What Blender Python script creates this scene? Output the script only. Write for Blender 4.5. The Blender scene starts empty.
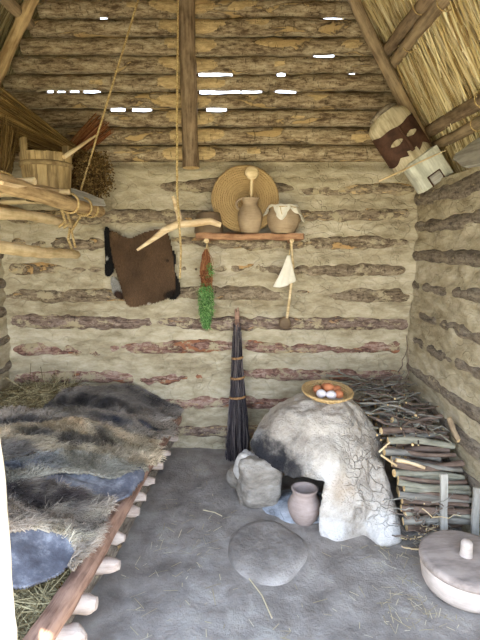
import bpy, math, random
import numpy as np
from mathutils import Vector, Matrix
R = random.Random(7)
G = np.random.default_rng(11)
S = bpy.context.scene
COL = S.collection
rad = math.radians
# ------------------------------------------------------------------ view geometry
H, PITCH, F = 1.56, rad(9.0), 465.0
D = 3.50                      # distance of the back wall
XR, XL = 1.29, -1.76          # inner faces of the side walls
RX, RZ, SL = -0.29, 4.95, 1.75  # roof ridge and slope

def at(px, py, Y):
    """point of the place seen at photo position px,py when it stands at distance Y"""
    a = math.atan((320 - py) / F) - PITCH
    z = H + Y * math.tan(a)
    d = Y * math.cos(PITCH) - (z - H) * math.sin(PITCH)
    return Vector(((px - 240) * d / F, Y, z))

def onz(px, py, Z):
    a = PITCH - math.atan((320 - py) / F)
    return at(px, py, (H - Z) / math.tan(a))

# ------------------------------------------------------------------ noise
def _hash(i, seed):
    h = np.sin(i[..., 0] * 127.1 + i[..., 1] * 311.7 + i[..., 2] * 74.7 + seed * 53.3) * 43758.5453
    return (h - np.floor(h)) * 2 - 1

def vnoise(P, seed=0):
    P = np.asarray(P, float)
    i = np.floor(P); f = P - i; f = f * f * (3 - 2 * f)
    out = 0
    for dx in (0, 1):
        wx = f[..., 0] if dx else 1 - f[..., 0]
        for dy in (0, 1):
            wy = f[..., 1] if dy else 1 - f[..., 1]
            for dz in (0, 1):
                wz = f[..., 2] if dz else 1 - f[..., 2]
                out = out + wx * wy * wz * _hash(i + np.array([dx, dy, dz]), seed)
    return out

def fbm(P, scale=1.0, octv=3, seed=0):
    P = np.asarray(P, float) * scale
    a, t = 1.0, 0
    for k in range(octv):
        t = t + a * vnoise(P * 2 ** k, seed + k * 7); a *= .5
    return t

def sstep(a, b, x):
    t = np.clip((x - a) / (b - a), 0, 1)
    return t * t * (3 - 2 * t)

# ------------------------------------------------------------------ mesh collector
class MB:
    def __init__(s): s.v = []; s.f = []; s.m = []; s.n = 0; s.a = []; s.c = []; s.sm = []
    def add(s, v, f, mi=0, pale=None, col=None, smooth=True):
        v = np.asarray(v, float).reshape(-1, 3)
        s.v.append(v)
        for q in (f.tolist() if isinstance(f, np.ndarray) else f):
            s.f.append([i + s.n for i in q]); s.m.append(mi); s.sm.append(smooth)
        s.n += len(v)
        s.a.append(np.zeros(len(v)) if pale is None else np.asarray(pale, float))
        s.c.append(np.ones((len(v), 3)) * .5 if col is None else np.asarray(col, float))
        return s
    def build(s, name, mats, parent=None, origin=(0, 0, 0), mw=None):
        me = bpy.data.meshes.new(name)
        V = np.concatenate(s.v) if s.v else np.zeros((0, 3))
        V = V - np.array(origin)
        me.from_pydata(V.tolist(), [], s.f)
        for m in (mats if isinstance(mats, (list, tuple)) else [mats]): me.materials.append(m)
        me.polygons.foreach_set('material_index', s.m)
        me.polygons.foreach_set('use_smooth', s.sm)
        at_ = me.attributes.new('pale', 'FLOAT', 'POINT'); at_.data.foreach_set('value', np.concatenate(s.a))
        C4 = np.concatenate(s.c)
        if np.ptp(C4) > 0:
            ca = me.color_attributes.new('tint', 'FLOAT_COLOR', 'POINT')
            ca.data.foreach_set('color', np.concatenate([C4, np.ones((len(C4), 1))], 1).ravel())
        me.update()
        o = bpy.data.objects.new(name, me); COL.objects.link(o)
        place(o, parent, Matrix.Translation(Vector(origin)) if mw is None else mw)
        return o

def basis(o):
    return (basis(o.parent) @ o.matrix_basis) if o.parent else o.matrix_basis.copy()

def place(o, parent, mw):
    if parent is not None:
        o.parent = parent
        mw = basis(parent).inverted() @ mw
    o.matrix_basis = mw

def tag(o, label=None, cat=None, group=None, kind=None):
    if label: o['label'] = label
    if cat: o['category'] = cat
    if group: o['group'] = group
    if kind: o['kind'] = kind
    return o

def thing(name, loc, label, cat, group=None):
    o = bpy.data.objects.new(name, None); COL.objects.link(o)
    o.location = loc; o.empty_display_size = .05
    o.matrix_basis = Matrix.Translation(Vector(loc))
    return tag(o, label, cat, group)

# ------------------------------------------------------------------ shapes
def tube(m, pts, r, seg=10, mi=0, cap=1, amp=0.0, nsc=14.0, seed=0, pale=None, col=None, flat=1.0, up=None):
    P = np.asarray([tuple(p) for p in pts], float); n = len(P)
    r = np.full(n, r) if np.isscalar(r) else np.asarray(r, float)
    T = np.gradient(P, axis=0); T /= np.linalg.norm(T, axis=1)[:, None] + 1e-9
    ref = np.array(up if up is not None else ((0, 0, 1.) if abs(T[0, 2]) < .9 else (1., 0, 0)))
    V = np.zeros((n, seg, 3)); a = np.arange(seg) * 2 * np.pi / seg
    for k in range(n):
        u = ref - T[k] * (ref @ T[k]); u /= np.linalg.norm(u) + 1e-9
        w = np.cross(T[k], u); ref = u
        V[k] = P[k] + r[k] * (np.cos(a)[:, None] * u * flat + np.sin(a)[:, None] * w)
    if amp:
        dv = V - P[:, None]
        L = np.linalg.norm(dv, axis=2, keepdims=True) + 1e-9
        V = V + dv / L * (fbm(V, nsc, 2, seed)[..., None] * amp)
    k = np.arange(n - 1)[:, None]; j = np.arange(seg)[None]
    q = np.stack([k * seg + j, (k + 1) * seg + j, (k + 1) * seg + (j + 1) % seg, k * seg + (j + 1) % seg], -1).reshape(-1, 4)[:, ::-1]
    pl = None if pale is None else (np.repeat(pale, seg) if np.ndim(pale) == 1 else np.asarray(pale).ravel())
    cl = None if col is None else np.tile(np.asarray(col, float), (n * seg, 1))
    m.add(V.reshape(-1, 3), q, mi, pl, cl)
    if cap is not None:
        for e, idx in ((0, range(seg)), (n - 1, range(seg - 1, -1, -1))):
            c = V[e].mean(0) + (T[e] * .12 * r[e] * (1 if e else -1))
            m.add(np.vstack([V[e], c]), [[i, seg, (i + 1) % seg] if e == 0 else [(i + 1) % seg, seg, i] for i in range(seg)][::1], cap,
                  None, None if col is None else np.tile(np.asarray(col, float), (seg + 1, 1)), False)
    return m

def axis_mat(p0, p1, roll=0.0):
    p0, p1 = Vector(p0), Vector(p1)
    x = (p1 - p0).normalized()
    up = Vector((0, 0, 1)) if abs(x.z) < .95 else Vector((0, -1, 0))
    y = up.cross(x).normalized(); z = x.cross(y)
    M = Matrix((x, y, z)).transposed().to_4x4()
    return Matrix.Translation(p0) @ M @ Matrix.Rotation(roll, 4, 'X')

def pole(name, p0, p1, r0, r1, mats, parent=None, seg=12, n=None, bend=.01, amp=.004, seed=None, palefn=None, rfn=None, nsc=12):
    """round timber running along its own local X"""
    seed = R.randint(0, 9999) if seed is None else seed
    L = (Vector(p1) - Vector(p0)).length
    n = n or max(3, int(L / .04))
    x = np.linspace(0, L, n); t = x / L
    Q = np.stack([x, x * 0, x * 0], 1)
    pts = np.stack([x, bend * vnoise(Q * 1.7, seed) * np.sin(t * np.pi), bend * vnoise(Q * 1.7, seed + 3) * np.sin(t * np.pi)], 1)
    r = r0 + (r1 - r0) * t
    if rfn is not None: r = r + rfn(x, t)
    pl = palefn(x, t) if palefn is not None else None
    m = MB(); tube(m, pts, r, seg, 0, 1, amp, nsc, seed, pl)
    return m.build(name, mats, parent, mw=axis_mat(p0, p1, 0))

def lathe(m, prof, seg=32, c=(0, 0, 0), mi=0, tilt=None, sx=1.0, sy=1.0, pale=None):
    pr = np.asarray(prof, float); n = len(pr)
    a = np.arange(seg) * 2 * np.pi / seg
    V = np.zeros((n, seg, 3))
    V[..., 0] = pr[:, :1] * np.cos(a) * sx; V[..., 1] = pr[:, :1] * np.sin(a) * sy; V[..., 2] = pr[:, 1:]
    V = V.reshape(-1, 3)
    if tilt is not None: V = V @ np.array(tilt.to_3x3()).T
    k = np.arange(n - 1)[:, None]; j = np.arange(seg)[None]
    q = np.stack([k * seg + j, k * seg + (j + 1) % seg, (k + 1) * seg + (j + 1) % seg, (k + 1) * seg + j], -1).reshape(-1, 4)
    m.add(V + np.array(c), q, mi)
    return m

def board(m, sx, sy, sz, M=None, mi=0, nx=10, ny=3, nz=2, amp=.003, seed=0, taper=None, bev=.15):
    """worn plank: a box with rounded edges, subdivided and roughened"""
    def face(u, v, w, su, sv, flip):
        pass
    V = []; Fq = []
    grid = {}
    def key(i, j, k):
        if (i, j, k) in grid: return grid[(i, j, k)]
        p = np.array([i / nx - .5, j / ny - .5, k / nz - .5]) * (sx, sy, sz)
        e = [abs(2 * i / nx - 1) > .999, abs(2 * j / ny - 1) > .999, abs(2 * k / nz - 1) > .999]
        b = bev * min(sx, sy, sz)
        if sum(e) >= 2:
            for ax in range(3):
                if e[ax]: p[ax] -= math.copysign(b * .35, p[ax])
        if taper is not None: p = taper(p)
        grid[(i, j, k)] = len(V); V.append(p); return grid[(i, j, k)]
    for (na, nb, nc, f) in ((nx, ny, nz, lambda a, b, c: (a, b, c)), (ny, nz, nx, lambda a, b, c: (c, a, b)), (nz, nx, ny, lambda a, b, c: (b, c, a))):
        for a in range(na):
            for b in range(nb):
                for c, fl in ((0, True), (nc, False)):
                    q = [key(*f(a, b, c)), key(*f(a + 1, b, c)), key(*f(a + 1, b + 1, c)), key(*f(a, b + 1, c))]
                    Fq.append(q[::-1] if fl else q)
    V = np.array(V)
    if amp: V = V + np.stack([fbm(V + 3, 9, 2, seed), fbm(V + 7, 9, 2, seed + 1), fbm(V + 11, 9, 2, seed + 2)], 1) * amp
    if M is not None: V = V @ np.array(M.to_3x3()).T + np.array(M.translation)
    m.add(V, Fq, mi, smooth=False)
    return m

def ribbons(m, P, w, mi=0, col=None, taper=True, side=None):
    """P: N x K x 3 strand points; each strand becomes a narrow blade"""
    P = np.asarray(P, float); N, K, _ = P.shape
    d = P[:, -1] - P[:, 0]
    if side is None: side = np.cross(d, G.normal(size=(N, 3)))
    side = side / (np.linalg.norm(side, axis=1, keepdims=True) + 1e-9)
    ww = (np.linspace(1, .25, K) if taper else np.ones(K))[None, :, None] * (np.asarray(w).reshape(-1, 1, 1) / 2)
    V = np.stack([P - side[:, None] * ww, P + side[:, None] * ww], 2)      # N K 2 3
    base = (np.arange(N) * K * 2)[:, None]; k = np.arange(K - 1)[None] * 2
    q = np.stack([base + k, base + k + 1, base + k + 3, base + k + 2], -1).reshape(-1, 4)
    c = None if col is None else np.repeat(col, K * 2, axis=0)
    m.add(V.reshape(-1, 3), q, mi, None, c)
    return m

def surface_nets(f, lo, hi, h):
    ax = [np.arange(lo[i], hi[i] + h, h) for i in range(3)]
    X, Y, Z = np.meshgrid(*ax, indexing='ij')
    V = f(X, Y, Z)
    Sg = V < 0
    nx, ny, nz = [s - 1 for s in V.shape]
    acc = np.zeros((nx, ny, nz, 3)); cnt = np.zeros((nx, ny, nz))
    cor = [(0, 0, 0), (1, 0, 0), (0, 1, 0), (1, 1, 0), (0, 0, 1), (1, 0, 1), (0, 1, 1), (1, 1, 1)]
    sl = lambda A, c: A[c[0]:c[0] + nx, c[1]:c[1] + ny, c[2]:c[2] + nz]
    for a in range(8):
        for b in range(a + 1, 8):
            dff = [cor[b][i] - cor[a][i] for i in range(3)]
            if sum(abs(x) for x in dff) != 1: continue
            va, vb = sl(V, cor[a]), sl(V, cor[b])
            cr = (va < 0) != (vb < 0)
            t = np.where(cr, va / np.where(cr, va - vb, 1), 0)
            for i in range(3): acc[..., i] += np.where(cr, cor[a][i] + t * dff[i], 0)
            cnt += cr
    act = cnt > 0
    idx = -np.ones(act.shape, int); idx[act] = np.arange(act.sum())
    ijk = np.argwhere(act)
    verts = (acc[act] / cnt[act][:, None] + ijk) * h + np.array(lo)
    faces = []
    for axx in range(3):
        o1, o2 = (axx + 1) % 3, (axx + 2) % 3
        A = [slice(1, None)] * 3; B = [slice(1, None)] * 3
        s0 = np.take(Sg, range(0, Sg.shape[axx] - 1), axx); s1 = np.take(Sg, range(1, Sg.shape[axx]), axx)
        e = np.argwhere(s0 != s1)
        e = e[(e[:, o1] > 0) & (e[:, o2] > 0) & (e[:, o1] < Sg.shape[o1] - 1) & (e[:, o2] < Sg.shape[o2] - 1)]
        fl = s0[tuple(e.T)]
        def cell(d1, d2):
            c = e.copy(); c[:, o1] -= d1; c[:, o2] -= d2
            return idx[tuple(c.T)]
        q = np.stack([cell(1, 1), cell(0, 1), cell(0, 0), cell(1, 0)], 1)
        q[~fl] = q[~fl][:, ::-1]
        faces.append(q[(q >= 0).all(1)])
    return verts, np.concatenate(faces)

# ------------------------------------------------------------------ materials
def c8(r, g, b):
    f = lambda x: ((x / 255 + .055) / 1.055) ** 2.4 if x > 10.3 else x / 255 / 12.92
    return (f(r), f(g), f(b), 1)

class NT:
    def __init__(s, name, rough=.9):
        s.mat = bpy.data.materials.new(name); s.mat.use_nodes = True
        s.t = s.mat.node_tree; s.n = s.t.nodes; s.l = s.t.links
        s.b = s.n['Principled BSDF']; s.b.inputs['Roughness'].default_value = rough
        s.b.inputs['Specular IOR Level'].default_value = .25
    def new(s, ty, **kw):
        n = s.n.new(ty)
        for k, v in kw.items(): setattr(n, k, v)
        return n
    def put(s, sock, v):
        if isinstance(v, bpy.types.NodeSocket): s.l.new(v, sock)
        elif v is not None: sock.default_value = v
    def coord(s, scale=(1, 1, 1), rnd=True, kind='Object'):
        tc = s.new('ShaderNodeTexCoord').outputs[kind]
        if rnd:
            oi = s.new('ShaderNodeObjectInfo')
            ml = s.new('ShaderNodeMath', operation='MULTIPLY'); s.l.new(oi.outputs['Random'], ml.inputs[0]); ml.inputs[1].default_value = 37.0
            ad = s.new('ShaderNodeVectorMath', operation='ADD'); s.l.new(tc, ad.inputs[0]); s.l.new(ml.outputs[0], ad.inputs[1]); tc = ad.outputs[0]
        mp = s.new('ShaderNodeMapping'); mp.inputs['Scale'].default_value = scale; s.l.new(tc, mp.inputs[0])
        return mp.outputs[0]
    def noise(s, vec, scale, detail=6, rough=.6, dist=0):
        n = s.new('ShaderNodeTexNoise'); s.l.new(vec, n.inputs['Vector'])
        n.inputs['Scale'].default_value = scale; n.inputs['Detail'].default_value = detail
        n.inputs['Roughness'].default_value = rough; n.inputs['Distortion'].default_value = dist
        return n.outputs['Fac']
    def voro(s, vec, scale, feature='DISTANCE_TO_EDGE'):
        n = s.new('ShaderNodeTexVoronoi', feature=feature); s.l.new(vec, n.inputs['Vector']); n.inputs['Scale'].default_value = scale
        return n.outputs['Distance']
    def wave(s, vec, scale, dist=2, ty='BANDS', d='X'):
        n = s.new('ShaderNodeTexWave', wave_type=ty); s.l.new(vec, n.inputs['Vector'])
        if ty == 'BANDS': n.bands_direction = d
        n.inputs['Scale'].default_value = scale; n.inputs['Distortion'].default_value = dist
        return n.outputs['Fac']
    def ramp(s, fac, stops):
        n = s.new('ShaderNodeValToRGB'); e = n.color_ramp.elements
        while len(e) < len(stops): e.new(.5)
        for i, (p, c) in enumerate(stops):
            e[i].position = p; e[i].color = c if isinstance(c, tuple) else (c, c, c, 1)
        s.put(n.inputs[0], fac); return n.outputs[0]
    def mix(s, fac, a, b, mode='MIX'):
        n = s.new('ShaderNodeMix', data_type='RGBA', blend_type=mode)
        s.put(n.inputs[0], fac); s.put(n.inputs[6], a); s.put(n.inputs[7], b); return n.outputs[2]
    def math(s, op, a, b=None):
        n = s.new('ShaderNodeMath', operation=op); s.put(n.inputs[0], a)
        if b is not None: s.put(n.inputs[1], b)
        return n.outputs[0]
    def attr(s, name, out='Fac'):
        n = s.new('ShaderNodeAttribute', attribute_name=name); return n.outputs[out]
    def island(s): return s.new('ShaderNodeNewGeometry').outputs['Random Per Island']
    def orand(s): return s.new('ShaderNodeObjectInfo').outputs['Random']
    def dist(s, vec, p):
        n = s.new('ShaderNodeVectorMath', operation='DISTANCE'); s.l.new(vec, n.inputs[0]); n.inputs[1].default_value = p
        return n.outputs['Value']
    def bump(s, h, strength=.5, d=.01):
        n = s.new('ShaderNodeBump'); n.inputs['Strength'].default_value = strength; n.inputs['Distance'].default_value = d
        s.put(n.inputs['Height'], h); s.l.new(n.outputs[0], s.b.inputs['Normal'])
    def out(s, col):
        s.put(s.b.inputs['Base Color'], col); return s.mat

def m_bark(name, dark, mid, lite, peel, peel_at=.6, xs=1.0, smear=False):
    n = NT(name, .88)
    v = n.coord((2.2 * xs, 9, 9)); v2 = n.coord((6, 22, 22)); v3 = n.coord((1.6, 5, 5)); v4 = n.coord((22, 7, 7))
    a = n.noise(v, 2.2, 8, .65); b = n.noise(v2, 2.5, 6, .7)
    col = n.ramp(n.mix(.55, a, b), [(.40, dark), (.49, mid), (.60, lite)])
    spk = n.ramp(n.noise(n.coord((20, 34, 34)), 3.0, 4, .7), [(.56, 0.0), (.64, 1.0)])
    col = n.mix(n.math('MULTIPLY', spk, .55), col, tuple(x * .6 for x in dark[:3]) + (1,))
    if smear:
        sm = n.ramp(n.noise(n.coord((5, 9, 9)), 1.6, 8, .72), [(smear, 0.0), (smear + .05, 1.0)])
    pk = n.noise(v3, 2.0, 5, .55, .6)
    pm = n.ramp(pk, [(peel_at - .015, 0.0), (peel_at + .02, 1.0)])
    pc = n.mix(n.noise(v2, 1.2, 4), peel, tuple(x * .62 for x in peel[:3]) + (1,))
    edge = n.ramp(pk, [(peel_at - .05, 0.0), (peel_at - .012, .7), (peel_at + .012, 0.0)])
    col = n.mix(edge, col, tuple(x * .5 for x in dark[:3]) + (1,))
    col = n.mix(pm, col, pc)
    if smear: col = n.mix(sm, col, c8(176, 162, 132))
    pa = n.math('ADD', n.attr('pale'), n.math('MULTIPLY', n.math('SUBTRACT', n.noise(v2, 1.6, 6, .7), .5), 1.5))
    col = n.mix(n.ramp(pa, [(.46, 0.0), (.60, .9)]), col, n.mix(n.ramp(n.noise(v2, 2.5, 6, .7), [(.4, 0.0), (.6, 1.0)]), c8(216, 190, 144), c8(172, 146, 102)))
    crack = n.ramp(n.noise(v4, 2.4, 3, .8), [(.33, 0.0), (.40, 1.0)])
    col = n.mix(n.math('MULTIPLY', n.math('SUBTRACT', 1.0, crack), .55), col, tuple(x * .45 for x in dark[:3]) + (1,))
    n.bump(n.mix(.5, b, n.mix(.5, crack, pm)), 1.0, .016)
    return n.out(col)

def m_wood(name, a, b, xs=1.0, rough=.75, scale=1.0):
    n = NT(name, rough)
    v = n.coord((1.5 * xs, 18 * scale, 18 * scale)); v2 = n.coord((3, 5, 5))
    g = n.noise(v, 2.4, 7, .65); h = n.noise(v2, 3, 4)
    col = n.ramp(n.mix(.4, g, h), [(.40, a), (.58, b)])
    n.bump(g, .35, .005)
    return n.out(col)

M = {}
M['bark'] = m_bark('log_bark', c8(92, 74, 56), c8(154, 135, 108), c8(196, 180, 152), c8(204, 174, 124), .62)
M['bark_low'] = m_bark('log_bark_lower', c8(82, 68, 60), c8(126, 106, 94), c8(164, 146, 132), c8(196, 158, 120), .64, smear=.525)
M['bark_red'] = m_bark('log_bark_reddish', c8(92, 66, 58), c8(146, 112, 98), c8(182, 160, 146), c8(172, 116, 86), .60, smear=.525)
M['bark_side'] = m_bark('log_bark_grey', c8(90, 80, 70), c8(128, 116, 102), c8(160, 148, 130), c8(190, 158, 112), .72, smear=.60)
M['bark_mid'] = m_bark('log_bark_middle', c8(84, 70, 56), c8(130, 114, 94), c8(166, 150, 126), c8(206, 166, 112), .62, smear=.525)
M['cut'] = m_wood('cut_wood', c8(196, 160, 108), c8(226, 200, 152))
M['pole'] = m_wood('debarked_pole', c8(146, 118, 82), c8(204, 176, 132))
M['pole_pale'] = m_wood('pale_pole', c8(190, 164, 120), c8(230, 208, 166))
M['pole_grey'] = m_wood('grey_pole', c8(124, 106, 84), c8(178, 156, 126))
M['post'] = m_wood('grey_brown_post', c8(98, 80, 62), c8(160, 138, 112))
M['plank'] = m_wood('shelf_plank', c8(112, 76, 54), c8(178, 136, 100), scale=.7)
M['bone'] = m_wood('dry_branch', c8(186, 156, 116), c8(226, 206, 170))
M['bleached'] = m_wood('bleached_log', c8(172, 152, 138), c8(214, 198, 184))
M['railwood'] = m_wood('bed_rail_wood', c8(112, 84, 70), c8(170, 136, 116))
M['greywood'] = m_wood('weathered_grey_wood', c8(138, 134, 126), c8(178, 174, 164))
M['bucketwood'] = m_wood('bucket_stave_wood', c8(118, 98, 66), c8(176, 152, 108))

def m_mud(name, a, b, c, crack=.35, obj=True):
    n = NT(name, .95)
    v = n.coord((1, 1, 1), False); vz = n.coord((1, 1, 2.2), False); vh = n.coord((.6, .6, 1.6), False)
    f1 = n.noise(vh, 1.9, 6, .6); f2 = n.noise(vh, 13, 8, .7); f3 = n.noise(v, 70, 4, .6)
    col = n.ramp(n.mix(.5, f1, f2), [(.39, a), (.5, b), (.61, c)])
    vo = n.new('ShaderNodeVectorMath', operation='ADD'); n.l.new(vz, vo.inputs[0])
    nz = n.new('ShaderNodeTexNoise'); n.l.new(v, nz.inputs['Vector']); nz.inputs['Scale'].default_value = 4
    n.l.new(nz.outputs['Color'], vo.inputs[1])
    cr = n.ramp(n.voro(vo.outputs[0], 3.2), [(0.0, 0.0), (.018, 1.0)])
    gate = n.ramp(n.noise(v, 1.9, 3), [(.48, 0.0), (.58, 1.0)])
    k = n.math('MULTIPLY', n.math('MULTIPLY', n.math('SUBTRACT', 1.0, cr), gate), crack)
    col = n.mix(k, col, tuple(x * .35 for x in a[:3]) + (1,))
    n.bump(n.mix(.25 if crack > .05 else 0.0, n.mix(.4, f2, f3), cr), .9, .02)
    return n.out(col)
M['mud'] = m_mud('clay_daub', c8(144, 131, 105), c8(179, 167, 140), c8(203, 193, 169), .15)
M['chink'] = m_mud('clay_chinking', c8(70, 58, 42), c8(92, 78, 56), c8(110, 94, 70))

def m_floor():
    n = NT('packed_earth', .93)
    v = n.coord((1, 1, 1), False)
    f1 = n.noise(v, 1.1, 5, .55); f2 = n.noise(v, 7, 7, .62, .4); f3 = n.noise(v, 60, 5, .7)
    col = n.ramp(n.mix(.45, f1, f2), [(.38, c8(122, 114, 107)), (.50, c8(155, 147, 139)), (.62, c8(184, 177, 168))])
    col = n.mix(n.ramp(f3, [(.62, 0.0), (.72, .35)]), col, c8(200, 194, 184))
    n.bump(n.mix(.3, f2, f3), .9, .022)
    return n.out(col)
M['floor'] = m_floor()

def m_island(name, stops, rough=.85, spec=.2):
    n = NT(name, rough); n.b.inputs['Specular IOR Level'].default_value = spec
    return n.out(n.ramp(n.island(), stops))
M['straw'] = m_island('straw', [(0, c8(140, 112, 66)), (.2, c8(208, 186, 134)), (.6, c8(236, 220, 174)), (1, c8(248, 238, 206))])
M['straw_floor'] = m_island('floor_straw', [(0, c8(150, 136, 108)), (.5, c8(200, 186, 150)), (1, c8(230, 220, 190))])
M['straw_green'] = m_island('dull_hay', [(0, c8(88, 78, 54)), (.5, c8(138, 124, 90)), (1, c8(182, 168, 128))])  # duller, browner hay tone for the left thatch and the bedding
M['broom'] = m_island('birch_twigs', [(0, c8(36, 32, 36)), (.6, c8(68, 62, 66)), (1, c8(124, 114, 110))])
M['brown_stalk'] = m_island('brown_stalks', [(0, c8(72, 52, 28)), (.5, c8(116, 90, 50)), (1, c8(158, 130, 80))])
M['red_stalk'] = m_island('reddish_stalks', [(0, c8(86, 46, 26)), (.5, c8(134, 82, 52)), (1, c8(168, 120, 80))])
M['green'] = m_island('green_leaves', [(0, c8(60, 98, 50)), (.5, c8(98, 144, 76)), (1, c8(150, 186, 116))])
M['seed'] = m_island('seed_heads', [(0, c8(66, 48, 26)), (.6, c8(104, 80, 44)), (1, c8(158, 130, 82))])
n = NT('thatch_underside', .95); v = n.coord((1, 1, 1), False)
M['thatch'] = n.out(n.ramp(n.noise(v, 22, 5, .7), [(.35, c8(140, 112, 66)), (.65, c8(206, 178, 118))]))

def m_clay(name, a, b, rough=.7, lines=0):
    n = NT(name, rough); v = n.coord((1, 1, 1), True); vz = n.coord((1, 1, 9), True)
    f = n.noise(v, 9, 6, .65); g = n.noise(vz, 14, 3)
    n.bump(n.mix(.5, f, g), .25, .006)
    return n.out(n.ramp(n.mix(.3, f, g), [(.32, a), (.66, b)]))
M['clay'] = m_clay('buff_pottery', c8(140, 118, 92), c8(182, 160, 130))
M['clay_brown'] = m_clay('brown_pottery', c8(96, 78, 60), c8(136, 116, 92))
M['clay_pink'] = m_clay('pinkish_pottery', c8(142, 124, 116), c8(182, 164, 154))
M['clay_pale'] = m_clay('pale_pottery', c8(178, 164, 152), c8(216, 202, 190))
M['clay_lid'] = m_wood('lid_wood', c8(134, 122, 114), c8(176, 162, 152), xs=1.2, scale=.4)
M['stone'] = m_mud('rough_stone', c8(112, 104, 94), c8(152, 144, 133), c8(182, 175, 165), .0)
M['stone_pale'] = m_mud('pale_stone', c8(160, 154, 146), c8(196, 190, 182), c8(216, 211, 204), .0)
M['slab'] = m_mud('hearth_stone', c8(124, 116, 109), c8(148, 140, 132), c8(172, 164, 156), .0)
M['ash'] = m_mud('ash', c8(120, 122, 126), c8(176, 180, 186), c8(214, 216, 220), .2)
M['eggbrown'] = m_clay('brown_eggshell', c8(170, 104, 68), c8(190, 124, 86), .5)
M['eggwhite'] = m_clay('white_eggshell', c8(214, 206, 206), c8(232, 226, 226), .5)
n = NT('white_linen', .9); v = n.coord((1, 1, 1), True)
n.bump(n.noise(v, 60, 3), .3, .004); M['linen'] = n.out(n.ramp(n.noise(v, 8, 4), [(.3, c8(206, 198, 178)), (.7, c8(236, 230, 214))]))
n = NT('hemp_rope', .9); v = n.coord((1, 1, 1), False)
M['rope'] = n.out(n.ramp(n.noise(v, 120, 2), [(.35, c8(150, 122, 76)), (.65, c8(206, 182, 132))]))
n = NT('willow_binding', .8); v = n.coord((1, 1, 1), False)
M['bind'] = n.out(n.ramp(n.noise(v, 60, 2), [(.35, c8(120, 88, 58)), (.65, c8(168, 132, 92))]))
n = NT('dark_leather', .8); v = n.coord((1, 1, 1), True)
n.bump(n.noise(v, 40, 5), .4, .004); M['leather'] = n.out(n.ramp(n.noise(v, 14, 6, .7), [(.35, c8(58, 38, 30)), (.7, c8(92, 64, 50))]))
M['maskwood'] = m_wood('pale_hewn_wood', c8(150, 136, 108), c8(200, 188, 160), scale=1.4)
M['birch'] = m_wood('whitish_wood', c8(176, 176, 160), c8(220, 220, 206), scale=.8)
def m_fur(name):
    n = NT(name, .75); n.b.inputs['Specular IOR Level'].default_value = .15
    return n.out(n.attr('tint', 'Color'))
M['fur'] = m_fur('animal_fur')
n = NT('blue_grey_hide_skin', .9); v = n.coord((1, 1, 1), True)
f = n.noise(v, 10, 7, .7); g = n.noise(v, 90, 3)
n.bump(n.mix(.5, f, g), .6, .008); M['felt'] = n.out(n.ramp(f, [(.3, c8(76, 76, 84)), (.5, c8(106, 107, 116)), (.68, c8(160, 162, 168))]))

def m_basket(name, a, b, s1, s2):
    n = NT(name, .8); v = n.coord((1, 1, 1), False)
    sp = n.new('ShaderNodeSeparateXYZ'); n.l.new(v, sp.inputs[0])
    ang = n.math('ARCTAN2', sp.outputs[1], sp.outputs[0])
    x2 = n.math('SQRT', n.math('ADD', n.math('MULTIPLY', sp.outputs[0], sp.outputs[0]), n.math('MULTIPLY', sp.outputs[1], sp.outputs[1])))
    ring = n.math('SINE', n.math('MULTIPLY', x2, s1))
    st = n.math('SINE', n.math('ADD', n.math('MULTIPLY', ang, s2), n.math('MULTIPLY', x2, s1 * 2)))
    k = n.math('ADD', n.math('MULTIPLY', st, .25), .5)
    col = n.mix(n.mix(.5, k, n.noise(v, 40, 4)), a, b)
    n.bump(st, .6, .004)
    return n.out(col)
M['tray'] = m_basket('coiled_straw', c8(150, 118, 72), c8(220, 190, 138), 2 * math.pi / .0165, 60)
M['egg_basket'] = m_basket('coiled_basket', c8(168, 132, 84), c8(222, 192, 138), 2 * math.pi / .02, 34)

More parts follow.
